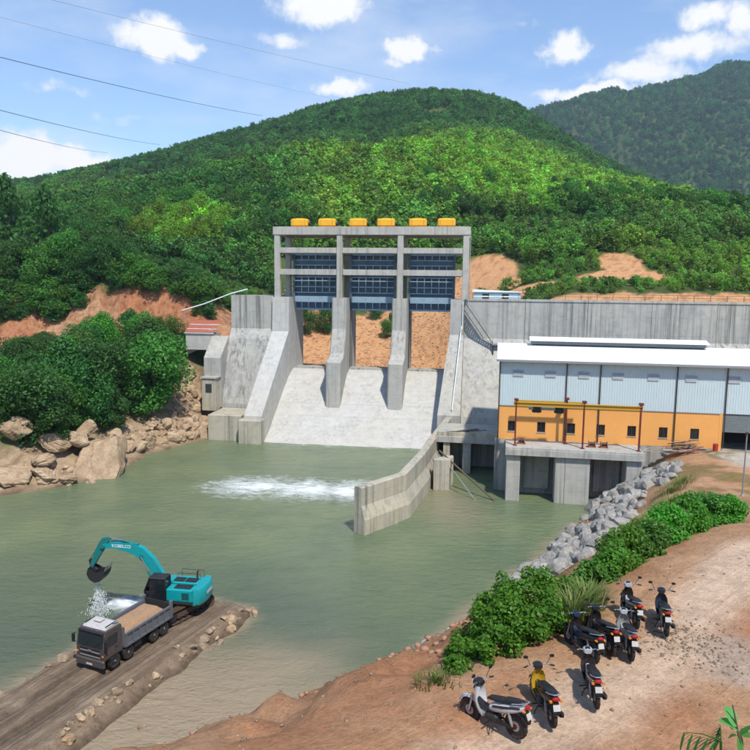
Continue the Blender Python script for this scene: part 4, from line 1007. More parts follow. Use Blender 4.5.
# bushes seen through the open bays, on the bare upstream bank
for k, (x, y, w, h, where) in enumerate([(-16.5, 164, 4.6, 7, 'abutment-side'), (-12.5, 167, 4.2, 6.5, 'abutment-side'), (-19.5, 160, 4.0, 6, 'abutment-side'), (-9.0, 170, 3.8, 6, 'abutment-side'), (2.6, 164, 2.6, 5.2, 'middle'), (4.6, 167, 2.6, 5.5, 'middle'), (.2, 176, 3, 4, 'middle')]):
    place_tree(NEAR[k % 5], x, y, gz(x, y) - .5, w / 6.5, k, 'green bush on the bare bank seen through the %s spillway bay' % where, 'bush', 'bushes seen through the %s bay' % where, 'bush', h / 10)

# leafy shrubs along the road edge
def shrub(name, blobs, n, size, mat, label, cat='shrub', group=None, stems=8):
    cx = sum(b[0] for b in blobs) / len(blobs); cy = sum(b[1] for b in blobs) / len(blobs); cz = gz(cx, cy)
    s = empty(name, (cx, cy, cz), 0, label, cat, group); rng = np.random.default_rng(int(abs(cx * 100 + cy * 10)))
    c = []; rd = []
    for (x, y, z, r) in blobs:
        for k in range(9):
            d = rng.normal(size=3); d /= np.linalg.norm(d); c.append((x - cx + d[0] * r * .62, y - cy + d[1] * r * .62, z - cz + d[2] * r * .55)); rd.append(r * rng.uniform(.28, .5))
    V, F = leaf_cloud(c, rd, n, size, rng, .5, .72, .6)
    link('foliage', np_mesh('foliage', V, F, mat), s)
    m = MB()
    for k in range(stems):
        b = blobs[k % len(blobs)]; gx = b[0] - cx + rng.normal() * .2; gy = b[1] - cy + rng.normal() * .2
        m.tube([(gx, gy, gz(gx + cx, gy + cy) - cz - .1), (gx + rng.normal() * .15, gy + rng.normal() * .15, (b[2] - cz) * .7), (gx + rng.normal() * b[3] * .5, gy + rng.normal() * b[3] * .5, b[2] - cz + b[3] * .5)], [.03, .02, .008], 5)
    m.build('stem', M['bark'], s); return s
def gb(x, y, dz, r): return (x, y, gz(x, y) + dz, r)
rb_ = random.Random(31); cb_ = []
while len(cb_) < 42:
    a_, b_, c_ = (rb_.uniform(-1, 1) for _ in range(3))
    if a_ * a_ + b_ * b_ + c_ * c_ < 1 and c_ > -.75: cb_.append((4.5 + a_ * 1.85 + .2 * b_, 19.4 + b_ * 1.6, 15.2 + c_ * 1.7 - .25 * b_, rb_.uniform(.4, .75)))
cb_ += [(2.2, 16.7, 15.9, .42), (2.75, 16.95, 16.05, .5), (3.4, 17.25, 16.2, .55), (4.1, 17.75, 16.25, .55), (4.55, 18.2, 16.3, .5), (2.6, 17.6, 15.9, .6), (3.5, 18.1, 16.4, .65), gb(5.7, 20.6, .5, .6), gb(6.2, 21.0, .4, .55), gb(2.4, 17.9, .2, .45), gb(2.9, 17.5, .1, .35)]
shrub('creeper_bush', cb_, 50000, .105, M['leaf_bright'], 'big dense bright green creeper bush beyond the white and yellow motorcycles', 'bush', None, 20)
band = [(7.5, 22.6, .45, .75), (8.3, 23.3, .6, .9), (9.1, 24.1, .9, 1.1), (10.2, 25.3, 1.0, 1.1), (11.4, 26.6, 1.1, 1.1), (12.6, 27.7, 1.3, 1.15), (13.9, 28.6, 1.3, 1.05), (15.2, 29.2, .9, .9)]
for i, (x, y, dz, r) in enumerate(band):
    pos = 'next to the big creeper bush' if i == 0 else 'where the row meets the bare road mound' if i == 7 else 'in the hedge-like row along the road edge'
    shrub('leafy_shrub', [gb(x, y, dz * .6, r), gb(x + .6, y + .9, dz * .6, r * .8), gb(x - .6, y - .4, dz * .4, r * .75)], 6500, .115, M['leaf_bright'] if i % 3 else M['leaf'], 'leafy green shrub ' + pos, 'shrub', 'shrubs along the road edge' if 0 < i < 7 else None, 6)
def grass_tuft(x, y, n, h, label, mat='reed', spread=.6, group=None):
    rng = np.random.default_rng(int(x * 31 + y * 17) & 0xffff); z = gz(x, y); g = empty('grass_tuft', (x, y, z), 0, label, 'grass', group); V = []; F = []
    for k in range(n):
        a = rng.uniform(0, 2 * PI); q = rng.random() * spread; bx, by = math.cos(a) * q, math.sin(a) * q; bz = gz(x + bx, y + by) - z - .03; l = h * rng.uniform(.5, 1.1); ln = rng.uniform(.15, .7); w = .018; s, c = math.sin(a), math.cos(a)
        p = [(bx, by, bz), (bx + c * l * ln * .35, by + s * l * ln * .35, bz + l * .62), (bx + c * l * ln, by + s * l * ln, bz + l * (.95 - ln * .3))]; b = len(V)
        V += [(p[0][0] - s * w, p[0][1] + c * w, p[0][2]), (p[0][0] + s * w, p[0][1] - c * w, p[0][2]), (p[1][0] + s * w, p[1][1] - c * w, p[1][2]), (p[1][0] - s * w, p[1][1] + c * w, p[1][2]), (p[2][0] + s * .004, p[2][1] - c * .004, p[2][2]), (p[2][0] - s * .004, p[2][1] + c * .004, p[2][2])]
        F += [(b, b + 1, b + 2, b + 3), (b + 3, b + 2, b + 4, b + 5)]
    link('blades', np_mesh('blades', V, F, M[mat]), g)
grass_tuft(5.7, 18.9, 300, 1.15, 'tall yellowish grass at the edge of the big creeper bush')
grass_tuft(6.5, 20.2, 240, 1.0, 'tall grass between the creeper bush and the parked motorcycles')
grass_tuft(1.6, 16.0, 110, .35, 'low grass at the foot of the creeper bush by the white motorcycle')
for k, (x, y) in enumerate([(24, 58), (26.5, 60.5), (23, 53), (28, 64), (20, 50), (25, 54), (30, 66.5), (21.5, 55), (17, 46), (28, 59), (19, 52.5)]):
    grass_tuft(x, y, 260, .8, 'dry weedy grass on the brown earth slope above the riprap', 'reed', 1.5, 'weeds on the earth slope')
# ------------------------------------------------------------------ stones
import bmesh
def rock_mesh(name, seed, mat, sub=3, squash=(1, .85, .7), planes=11):
    rng = np.random.default_rng(seed); bm = bmesh.new(); bmesh.ops.create_icosphere(bm, subdivisions=sub, radius=1.0)
    me = bpy.data.meshes.new(name); bm.to_mesh(me); bm.free()
    v = np.zeros(len(me.vertices) * 3); me.vertices.foreach_get('co', v); v = v.reshape(-1, 3)
    for k in range(planes):
        n = rng.normal(size=3); n /= np.linalg.norm(n); d = rng.uniform(.55, .88); e = np.maximum(0, v @ n - d); v = v - e[:, None] * n
    if sub >= 4:
        o_ = rng.uniform(0, 50); w = v + 0.0
        q = sum(np.sin(v @ (rng.normal(size=3) * f) + o_) / f for f in (2.2, 3.1, 4.5, 6.5, 9.5, 14.0)); v = v * (1 + .22 * q[:, None])
        for k in range(3):
            n = rng.normal(size=3); n /= np.linalg.norm(n); dd = v @ n - rng.uniform(-.4, .4); v = v - n * (np.exp(-(dd / .035) ** 2) * .07)[:, None] * np.sign(v @ n)[:, None]
        v = v * np.array(squash)
    else: v = v * (1 + .05 * rng.normal(size=(len(v), 1))) * np.array(squash)
    me.vertices.foreach_set('co', v.astype(np.float32).ravel()); me.update(); me.materials.append(mat); return me
BIG = [rock_mesh('boulder_rock', 80 + i, M['rock_tan'], 5, (1, rr.uniform(.8, 1), rr.uniform(.6, .8)), 9) for i in range(5)]
TAN = [rock_mesh('tan_rock', 10 + i, M['rock_tan'], 4, (1, rr.uniform(.7, 1), rr.uniform(.6, .85)), 10) for i in range(7)]
GREY = [rock_mesh('grey_rock', 30 + i, M['rock_grey'], 2, (1, rr.uniform(.7, 1), rr.uniform(.55, .9)), 10) for i in range(8)]
BRN = [rock_mesh('brown_rock', 50 + i, M['rock_brown'], 2, (1, rr.uniform(.7, 1), rr.uniform(.5, .8)), 10) for i in range(6)]
def put_rock(me, x, y, z, s, parent=None, name='stone', rng=random.Random(2), flat=1.0):
    o = link(name, me, parent); o.location = (x, y, z); o.rotation_euler = (rng.uniform(-.5, .5), rng.uniform(-.5, .5), rng.uniform(0, 6.28)); o.scale = (s, s * rng.uniform(.8, 1.15), s * flat * rng.uniform(.8, 1.15)); return o
# boulders on the wooded shore: (x, y, radius, z offset, flatness, label)
for (x, y, s, dz, fl, lab) in [
    (-37.2, 92.9, 5.0, 1.0, 1.0, 'huge pale rounded boulder jutting into the river below the wooded bank'),
    (-40.6, 93.6, 2.6, 1.8, .9, 'brown cracked boulder wedged behind the huge pale boulder'),
    (-43.2, 91.5, 2.4, 1.4, .8, 'brown boulder with a dark overhang under the bank trees'),
    (-46.8, 90.0, 2.2, 2.3, .9, 'grey boulder with a dark hollow beneath, close under the bank trees'),
    (-39.6, 95.4, 1.5, 2.9, 1.3, 'upright split tan stone standing on the huge boulder'),
    (-44.4, 85.2, 2.3, .1, .6, 'low pale yellow slab of rock at the waterline'),
    (-41.6, 86.6, 1.7, .2, .7, 'pale rounded rock beside the low slab at the waterline'),
    (-39.2, 87.2, 1.2, .2, .8, 'small dark-topped rock set in the water off the pale slab'),
    (-42.6, 88.4, 2.1, .7, .7, 'tan sloping rock between the slab and the cracked boulder')]:
    z = max(gz(x, y), -.3); o = put_rock(BIG[int(abs(x * 3)) % 5], x, y, z + dz, s, None, 'boulder', random.Random(int(abs(x * 10))), fl); tag(o, lab, 'boulder')
rs = empty('rock_shore', (-36, 105, 0), 0, 'ragged brown rock outcrop along the water between the huge boulder and the abutment', 'rocks')
r5 = random.Random(14)
def on(parent, x, y, z): return x - parent.location.x, y - parent.location.y, z - parent.location.z
for k in range(110):
    t = r5.random(); pts = [(-36.5, 97), (-36.0, 104), (-32.0, 111), (-28.6, 116), (-27.0, 119)]; f = t * 3.999; i = int(f); f -= i
    x = pts[i][0] + (pts[i + 1][0] - pts[i][0]) * f; y = pts[i][1] + (pts[i + 1][1] - pts[i][1]) * f; up = r5.random() ** 1.3 * 5.0
    x -= up * .55; y += up * .35; z = max(gz(x, y), 0); s = r5.uniform(.6, 1.9)
    put_rock(TAN[k % 7], *on(rs, x, y, z + r5.uniform(-.2, .5)), s, rs, 'stone', r5)
for k in range(55):
    x = r5.uniform(-34.5, -27.5); y = r5.uniform(112, 127); z = gz(x, y)
    if z < 1 or z > 15: continue
    put_rock(TAN[k % 7], *on(rs, x, y, z + r5.uniform(-.3, .2)), r5.uniform(.5, 1.5), rs, 'stone', r5)
sg = empty('shore_stones', (-46, 86, 0), 0, 'scatter of pale stones along the water at the foot of the boulders', 'rocks')
for k in range(60):
    t = r5.random(); x = -56 + 20 * t; y = 78.2 + 10.5 * t + r5.uniform(-.2, 3.5); put_rock(TAN[k % 7], *on(sg, x, y, max(gz(x, y), -.1) + .05), r5.uniform(.25, .9), sg, 'stone', r5)
# riprap below the power station
rp = empty('riprap_bank', (22, 66, 0), 0, 'sloping bank of grey broken riprap stones between the water and the earth slope', 'riprap')
TOE = [(9.0, 53.5), (14.1, 60.2), (18.6, 66.9), (25.4, 78.5), (27.2, 81.5)]
for k in range(300):
    f = r5.random() * 3.999; i = int(f); f -= i
    x = TOE[i][0] + (TOE[i + 1][0] - TOE[i][0]) * f; y = TOE[i][1] + (TOE[i + 1][1] - TOE[i][1]) * f; q = r5.uniform(-.6, 7.0) if y < 74 else r5.uniform(-.6, 8.5)
    x += .85 * q; y -= .52 * q
    if y > 80.5: continue
    put_rock(GREY[k % 8], *on(rp, x, y, max(gz(x, y), -.2) + r5.uniform(.0, .2)), r5.choice((.45, .6, .75, .9, 1.15)) * r5.uniform(.85, 1.15), rp, 'stone', r5)
# small rubble between the big stones
def rubble(name, n, fn, mat, smin, smax, parent):
    base = rock_mesh('rubble_unit', 77, mat, 1, (1, .8, .6), 8); v = np.zeros(len(base.vertices) * 3); base.vertices.foreach_get('co', v); v = v.reshape(-1, 3)
    fc = np.array([p.vertices[:] for p in base.polygons]); rng = np.random.default_rng(5); V = []; F = []
    for k in range(n):
        x, y = fn(rng); z = gz(x, y); a = rng.uniform(0, 6.28); s = rng.uniform(smin, smax); c, si = math.cos(a), math.sin(a)
        w = v * s * rng.uniform(.7, 1.2, 3); w = np.stack([w[:, 0] * c - w[:, 1] * si + x, w[:, 0] * si + w[:, 1] * c + y, w[:, 2] + z + s * .2], 1); F.append(fc + len(V) * len(v)); V.append(w)
    o = link(name, np_mesh(name, np.concatenate(V), np.concatenate(F), mat), parent)
    if parent: o.matrix_parent_inverse = Matrix.Translation(parent.location).inverted()
    o['kind'] = 'stuff'; return o
def toe_pt(rng):
    f = rng.random() * 2.999; i = int(f); f -= i; q = rng.uniform(-.3, 6); return TOE[i][0] + (TOE[i + 1][0] - TOE[i][0]) * f + .85 * q, TOE[i][1] + (TOE[i + 1][1] - TOE[i][1]) * f - .52 * q
rubble('rubble', 500, toe_pt, M['rock_grey'], .12, .32, rp)
# stones edging the causeway
ce = empty('causeway_edging', (-16, 40, 0), 0, 'row of rough brown stones along both edges of the muddy causeway', 'stones')
for k in range(120):
    u = r5.uniform(2, 31); side = 1 if k % 3 else -1; v = side * (2.9 + r5.uniform(-.2, .9)) + (.5 if u > 24 else 0)
    x = CW_A[0] + CW_D[0] * u + CW_N[0] * v; y = CW_A[1] + CW_D[1] * u + CW_N[1] * v
    put_rock((BRN + TAN[:4])[k % 10], *on(ce, x, y, max(gz(x, y), 0) + .03), r5.choice((.14, .2, .28, .42)) * r5.uniform(.8, 1.2), ce, 'stone', r5)
for (x, y, s, lab) in [(-20.3, 43.4, .55, 'dark wet rock at the water edge ahead of the dump truck'), (-1.6, 39.3, .5, 'grey stone at the waterline below the red earth bank'), (-1.0, 39.9, .42, 'smaller grey stone beside another at the waterline below the red earth bank'), (-13.2, 37.6, .3, 'lone brown stone lying in the muddy shallows')]:
    o = put_rock(BRN[int(abs(x * 7)) % 6], x, y, max(gz(x, y), .0) + .1, s, None, 'rock', r5); tag(o, lab, 'rock')
cs = empty('rock_cluster', (4.6, 46, 0), 0, 'cluster of wet grey rocks in the river edge beside the creeper bush', 'rocks')
for k in range(26):
    x = 4.2 + r5.gauss(0, .9) + .25 * (k % 3); y = 45.8 + r5.gauss(0, 1.5); put_rock(GREY[k % 8], *on(cs, x, y, max(gz(x, y), -.1) + .1), r5.uniform(.2, .65), cs, 'stone', r5)
# clods and pebbles strewn over the road and the red bank
def clod_pt(rng):
    t = rng.random()
    if t < .55: return rng.uniform(-9, 3.5), rng.uniform(14, 36)
    if t < .8: return rng.normal(8.6, .7), rng.normal(17.6, .8)
    return rng.uniform(-3, 16), rng.uniform(11, 26)
o = rubble('earth_clods', 1500, clod_pt, M['rock_brown'], .015, .07, None); tag(o, 'small earth clods and pebbles strewn over the dirt road', 'pebbles')
def red_pt(rng): return rng.uniform(-10, 6), rng.uniform(20, 44)
t = NT('red_earth_clod'); n_ = t.noise(t.world(), 3, 5); t.set(color=t.mix(n_, (.40, .23, .14), (.30, .15, .085)), rough=.95); M['clod'] = t.m
o = rubble('red_clods', 1300, red_pt, M['clod'], .04, .2, None); tag(o, 'lumps of red earth lying on the slope down to the shallows', 'earth clods')

def up_pt(rng): return rng.uniform(-24, 22), rng.uniform(138, 190)
tm_ = stone('blasted_tan_rock', (.56, .38, .22), (.40, .23, .12), (.68, .52, .36), .7)
o = rubble('blasted_rock', 2600, up_pt, tm_, .08, .42, None); tag(o, 'broken tan rock rubble on the bare bank seen through the spillway bays', 'rubble')
# ------------------------------------------------------------------ wheels
def wheel(parent, x, y, z, r, w, side, rim_mat, hub=.5, name='wheel', lug=8, tread=22):
    """tyre with tread blocks (> rim with lugs)"""
    m = MB(); h = w / 2
    m.lathe([(r * .60, -h * .8), (r * .66, -h), (r * .90, -h), (r * .98, -h * .7), (r, -h * .35), (r, h * .35), (r * .98, h * .7), (r * .90, h), (r * .66, h), (r * .60, h * .8)], (x, y, z), 'y', 28)
    for k in range(tread):
        a = 2 * PI * k / tread; c, s = math.cos(a), math.sin(a)
        for q in (-1, 1):
            m.beam((x + c * r * .985, y + q * h * .12, z + s * r * .985), (x + c * r * .985, y + q * h * .86, z + s * r * .985), r * .12, r * .05, (c, 0, s))
    t = m.build(name, M['rubber'], parent, True)
    q = MB(); o = side * h
    q.lathe([(r * .60, -h * .78), (r * .60, h * .78)], (x, y, z), 'y', 24)
    q.lathe([(.001, o * .35), (r * hub * .5, o * .35), (r * .44, o * .15), (r * .58, o * .72), (r * .61, o * .80), (r * .61, o * .1)], (x, y, z), 'y', 24)
    q.lathe([(.001, o * .9), (r * .16, o * .9), (r * .2, o * .3)], (x, y, z), 'y', 12)
    for k in range(lug):
        a = 2 * PI * k / lug; q.cyl((x + math.cos(a) * r * .33, y + o * .2, z + math.sin(a) * r * .33), (x + math.cos(a) * r * .33, y + o * .42, z + math.sin(a) * r * .33), r * .03, n=6)
    q.build('rim', rim_mat, t, True); return t

# ------------------------------------------------------------------ dump truck (x forward)
def build_truck():
    front = Vector((-18.0, 41.9)); d = Vector((CW_D[0], CW_D[1])); Lt = 6.75; c = front + d * Lt / 2
    za = np.mean([gz(*(front + d * k)) for k in (.8, 2.5, 4.5, 6.2)])
    t = empty('dump_truck', (c.x, c.y, za - .02), math.atan2(-d.y, -d.x), 'dusty dark four-axle dump truck parked on the muddy causeway, loaded with sand', 'truck')
    t.scale = (.95, .95, .95); F = Lt / 2
    for y in (-.42, .42): MB().box(-F + .15, F - .5, y - .06, y + .06, .75, 1.0).build('chassis_rail', M['dark_metal'], t)
    for x in (F - 1.05, F - 2.35, -F + 1.75, -F + .68):
        for s in (-1, 1): wheel(t, x, s * 1.02, .5, .5, .34, s, M['grey_metal'])
        MB().cyl((x, -.86, .5), (x, .86, .5), .09, n=8).build('axle', M['dark_metal'], t)
    # cab
    cb = MB(); W = 1.2; x0, x1 = F - 1.75, F - .05
    prof = [(x0, .95), (x1, .95), (x1 + .02, 1.75), (x1 - .16, 2.72), (x1 - .34, 2.86), (x0 + .05, 2.86), (x0, 2.7)]
    rings = [[(x, y * (1 if z < 2.6 else .96), z) for x, z in prof] for y in (-W, W)]
    cb.rings(rings); cab = cb.build('cab', M['cab'], t)
    MB().prism([(x1 + .045, 1.78), (x1 - .105, 2.62), (x1 - .145, 2.62), (x1 - .02, 1.78)], -1.06, 1.06, 'y').build('windscreen', M['glass'], cab)
    wp = MB()
    for y in (-.5, .35): wp.beam((x1 + .06, y, 1.8), (x1 - .0, y + .45, 2.15), .02, .02)
    wp.build('wiper', M['black'], cab)
    for s in (-1, 1):
        dr = MB().prism([(x0 + .42, 1.05), (x1 - .12, 1.05), (x1 - .1, 1.72), (x1 - .28, 2.62), (x0 + .42, 2.62)], s * 1.202, s * 1.225, 'y').build('door', M['cab'], cab)
        MB().prism([(x0 + .5, 1.75), (x1 - .2, 1.75), (x1 - .34, 2.5), (x0 + .5, 2.5)], s * 1.2255, s * 1.232, 'y').build('side_window', M['glass'], dr)
        MB().box(x0 + .5, x0 + .7, s * 1.24 - .02, s * 1.24 + .02, 1.5, 1.56).build('handle', M['black'], dr)
        MB().bbox(x1 - .02, x1 + .14, s * 1.42 - .1, s * 1.42 + .1, 1.85, 2.45, .03).build('mirror', M['black'], cab)
        MB().beam((x1 - .1, s * 1.2, 2.5), (x1 + .05, s * 1.42, 2.45), .03, .03).build('mirror_arm', M['black'], cab); MB().beam((x1 - .1, s * 1.2, 1.8), (x1 + .05, s * 1.42, 1.88), .03, .03).build('mirror_arm', M['black'], cab)
        MB().bbox(x1 + .03, x1 + .10, s * .98 - .2, s * .98 + .2, .62, .85, .03).build('headlight', M['lamp'], cab)
        MB().bbox(x1 + .02, x1 + .07, s * 1.1 - .07, s * 1.1 + .07, 1.2, 1.36, .02).build('indicator', M['orange_lamp'], cab)
        for z in (.45, .75): MB().box(x1 - 1.0, x1 - .5, s * 1.1 - .1, s * 1.1 + .1, z, z + .04).build('step', M['dark_metal'], cab)
        MB().loft([(x1 - .52, .72, .12, .1), (x1 - .6, 1.06, .12, .05), (x1 - 1.1, 1.12, .12, .04), (x1 - 1.6, 1.06, .12, .05), (x1 - 1.68, .72, .12, .1)], 10) if False else None
        MB().prism([(x1 - .5, .6), (x1 - .55, 1.02), (x1 - 1.7, 1.02), (x1 - 1.75, .6), (x1 - 1.66, .6), (x1 - 1.62, .94), (x1 - .63, .94), (x1 - .59, .6)], s * .98 - .22, s * .98 + .22, 'y').build('mudguard', M['black'], t)
    for k in range(4): MB().box(x1 + .03, x1 + .06, -.85, .85, 1.08 + k * .16, 1.16 + k * .16).build('grille_slat', M['black'] if k % 2 else M['grey_metal'], cab)
    MB().bbox(x1 - .1, x1 + .14, -1.22, 1.22, .42, .96, .06).build('bumper', M['cab'], cab)
    MB().box(x1 + .141, x1 + .15, -.26, .26, .55, .68).build('number_plate', M['plate'], cab)
    MB().bbox(x1 + .05, x1 + .09, -.16, .16, 1.42, 1.60, .02).build('badge', M['chrome'], cab)
    MB().bbox(x1 - .34, x1 - .02, -1.1, 1.1, 2.73, 2.80, .03).build('sun_visor', M['black'], cab)
    MB().prism([(x0 + .06, 2.862), (x1 - .4, 2.862), (x1 - .55, 3.0), (x0 + .3, 3.08), (x0 + .1, 3.02)], -1.0, 1.0, 'y').build('roof_cap', M['cab_roof'], cab)
    for s in (-1, 1): MB().cyl((x0 + .3, s * .9, 3.1), (x1 - .5, s * .9, 3.06), .035, n=8).build('roof_rail', M['black'], cab)
    MB().bbox(x0 + .35, x0 + .85, -.5, .1, 3.08, 3.2, .04).build('roof_box', M['cab_roof'], cab)
    MB().cyl((x0 + .2, 1.0, 3.05), (x0 + .6, 1.0, 3.12), .06, n=8).build('horn', M['chrome'], cab)
    # stack and air filter behind the cab
    MB().cyl((x0 - .15, -.95, 1.1), (x0 - .15, -.95, 2.7), .1, n=10).build('air_intake', M['black'], t, True)
    MB().bbox(-.35, .45, -1.15, -.65, .45, .95, .08).build('fuel_tank', M['grey_metal'], t); MB().bbox(-.35, .45, .65, 1.15, .45, .95, .08).build('battery_box', M['dark_metal'], t)
    # tipper body: floor, low ribbed sides, headboard, tailgate
    b0, b1 = -F + .02, F - 1.95; zb = 1.15
    body = MB().box(b0, b1, -1.2, 1.2, zb - .12, zb).build('tipper_body', M['bed'], t)
    for s in (-1, 1):
        MB().box(b0, b1, s * 1.2 - .04, s * 1.2 + .04, zb + .002, zb + .85).build('side_board', M['bed'], body)
        MB().box(b0, b1, s * 1.27 - .06, s * 1.27 + .06, zb + .76, zb + .9).build('top_rail', M['bed'], body)
        MB().box(b0, b1, s * 1.27 - .05, s * 1.27 + .05, zb - .1, zb + .05).build('bottom_rail', M['bed'], body)
        for k in range(8): x = b0 + .1 + k * (b1 - b0 - .2) / 7; MB().box(x - .05, x + .05, s * 1.285 - .045, s * 1.285 + .045, zb + .06, zb + .755).build('rib', M['bed'], body)
    MB().box(b1 + .001, b1 + .07, -1.24, 1.24, zb - .1, zb + 1.35).build('headboard', M['bed'], body)
    for y in (-1.1, -.4, .4, 1.1): MB().box(b1 + .072, b1 + .14, y - .05, y + .05, zb, zb + 1.3).build('rib', M['bed'], body)
    tg = MB().box(b0 - .09, b0 - .002, -1.24, 1.24, zb - .05, zb + 1.05).build('tailgate', M['dark_metal'], body)
    for s in (-1, 1): MB().bbox(b0 - .16, b0 + .12, s * 1.26 - .07, s * 1.26 + .07, zb - .1, zb + 1.25, .02).build('corner_post', M['bed'], body)
    # sand heap
    nx, ny = 30, 14; V = []; F_ = []
    for j in range(ny):
        for i in range(nx):
            fx, fy = i / (nx - 1), j / (ny - 1); e = min(1, min(fx, 1 - fx) * 7, min(fy, 1 - fy) * 5)
            V.append((b0 + .03 + fx * (b1 - b0 - .06), -1.14 + fy * 2.28, zb + .42 + .42 * e + .22 * e * float(vnoise(fx * 5, fy * 3, 5)) + .04 * float(vnoise(fx * 24, fy * 12, 9))))
    for j in range(ny - 1):
        for i in range(nx - 1): a = j * nx + i; F_.append((a, a + 1, a + nx + 1, a + nx))
    tm = NT('damp_river_sand'); n = tm.noise(tm.coord('Object'), 6, 8, .7); tm.bump(n, .6, .06); tm.set(color=tm.mix(tm.rng(n, .3, .7), (.40, .245, .135), (.25, .15, .085)), rough=.95)
    s = link('sand_load', np_mesh('sand_load', V, F_, tm.m, True)); s.location = t.location; s.rotation_euler = t.rotation_euler; s.scale = t.scale; tag(s, 'heap of brown river sand filling the dump truck body', 'sand')
build_truck()

# ------------------------------------------------------------------ excavator (x towards the boom)
def build_excavator():
    ex, ey = -14.75, 50.7; z0 = gz(ex, ey) + .02; t = empty('excavator', (ex, ey, z0), R(172), 'teal crawler excavator with raised boom dipping its bucket beyond the dump truck', 'excavator')
    tr = R(58 - 172); c, s = math.cos(tr), math.sin(tr)
    def rot(m): m.v = [(x * c - y * s, x * s + y * c, z) for x, y, z in m.v]; return m
    for q in (-1, 1):
        y = q * 1.25; m = MB(); L2, r = 1.75, .44; path = []
        for k in range(9): a = -PI / 2 + PI * k / 8; path.append((L2 + math.cos(a) * r, .46 + math.sin(a) * r))
        for k in range(9): a = PI / 2 + PI * k / 8; path.append((-L2 + math.cos(a) * r, .46 + math.sin(a) * r))
        # shoes along the loop
        pts = []; n = len(path)
        for i in range(n):
            a, b = Vector(path[i]), Vector(path[(i + 1) % n]); k = max(1, int((b - a).length / .19))
            for j in range(k): pts.append((a.lerp(b, j / k), (b - a).normalized()))
        for p, d in pts:
            nn = Vector((d.y, -d.x)); A = p - d * .085; B = p + d * .085
            m.prism([(A.x, A.y), (B.x, B.y), (B.x + nn.x * .05, B.y + nn.y * .05), (p.x + nn.x * .05, p.y + nn.y * .05), (p.x + nn.x * .09, p.y + nn.y * .09), (A.x + nn.x * .05, A.y + nn.y * .05)], y - .3, y + .3, 'y')
        trk = rot(m).build('track', M['track'], t)
        rot(MB().box(-1.7, 1.7, y - .16, y + .16, .25, .68)).build('track_frame', M['track'], trk)
        for x in (-1.75, 1.75): rot(MB().cyl((x, y - .2, .46), (x, y + .2, .46), .36, n=16)).build('sprocket', M['dark_metal'], trk, True)
        for x in (-1.1, -.55, 0, .55, 1.1): rot(MB().cyl((x, y - .2, .2), (x, y + .2, .2), .14, n=10)).build('roller', M['dark_metal'], trk, True)
    rot(MB().box(-.8, .8, -1.1, 1.1, .4, .85)).build('undercarriage', M['dark_metal'], t)
    MB().cyl((0, 0, .85), (0, 0, 1.08), .72, n=24).build('slew_ring', M['dark_metal'], t)
    MB().bbox(-2.1, 1.75, -1.35, 1.35, 1.08, 1.3, .04).build('house_frame', M['dark_metal'], t)
    hs = MB().bbox(-1.75, .35, .42, 1.38, 1.302, 2.28, .08).build('side_housing', M['teal'], t)
    MB().box(-1.5, -.2, 1.382, 1.40, 1.45, 2.1).build('service_door', M['teal'], hs)
    for k in range(7): MB().box(-1.45, -.9, 1.401, 1.412, 1.55 + k * .075, 1.59 + k * .075).build('louvre', M['black'], hs)
    h2 = MB().bbox(-1.75, 1.6, -1.38, -.42, 1.302, 2.2, .08).build('side_housing', M['teal'], t)
    MB().bbox(-1.75, .3, -.416, .416, 1.302, 2.45, .08).build('engine_hood', M['teal'], t)
    for (xa, xb, ya, yb) in ((-1.6, -.7, -.35, .35), (-.6, .2, -.35, .35)): MB().bbox(xa, xb, ya, yb, 2.452, 2.52, .02).build('hood_grille', M['black'], t)
    MB().bbox(-1.5, -.2, .5, 1.2, 2.285, 2.33, .02).build('hood_grille', M['black'], t)
    cw = MB(); pr = []
    for k in range(9):
        a = -PI / 2 + PI * k / 8; pr.append((-1.78 - .72 * math.cos(a) ** .6 if 0 < k < 8 else -1.78, 1.42 * math.sin(a)))
    cw.rings([[(x * (1 - i), y * (1 - i * .4), z) for x, y in pr] for z, i in ((1.12, .03), (1.25, 0), (2.2, 0), (2.36, .04))]); cwo = cw.build('counterweight', M['teal'], t, True)
    MB().box(-2.53, -2.51, -.5, .5, 1.7, 1.95).build('warning_stripe', M['plate'], cwo)
    # cab with panes
    cab = empty('cab', (0, 0, 0)); cab.parent = t
    x0, x1, y0, y1, za, zb = .40, 1.95, .45, 1.40, 1.302, 2.95
    fr = MB()
    for (x, y, xt) in ((x0, y0, x0), (x0, y1, x0), (x1, y0, x1 - .35), (x1, y1, x1 - .35), ((x0 + x1) / 2 - .1, y1, (x0 + x1) / 2 - .15)):
        fr.beam((x, y, za), (x + (0 if xt == x else .02), y, za + .75), .09, .09, (0, 1, 0)).beam((x + (0 if xt == x else .02), y, za + .75), (xt, y, zb), .09, .09, (0, 1, 0))
    fr.box(x0, x1, y0, y1, za, za + .12); fr.build('cab_frame', M['black'], cab)
    MB().bbox(x0 - .05, x1 - .28, y0 - .05, y1 + .05, zb, zb + .12, .04).build('cab_roof', M['dark_metal'], cab)
    gl = MB().box(x0 + .05, x1 - .03, y1 - .02, y1 + .01, za + .12, za + .74).box(x0 + .05, x1 - .34, y1 - .02, y1 + .01, za + .76, zb).build('side_pane', M['glass'], cab)
    MB().prism([(x1 + .01, za + .12), (x1 + .03, za + .75), (x1 - .34, zb), (x1 - .37, zb), (x1 - .0, za + .75), (x1 - .02, za + .12)], y0 + .05, y1 - .05, 'y').build('windscreen', M['glass'], cab)
    MB().box(x0 - .01, x0 + .02, y0 + .05, y1 - .05, za + .75, zb).build('rear_pane', M['glass'], cab); MB().box(x0 + .05, x1 - .36, y0 - .01, y0 + .02, za + .6, zb).build('side_pane', M['glass'], cab)
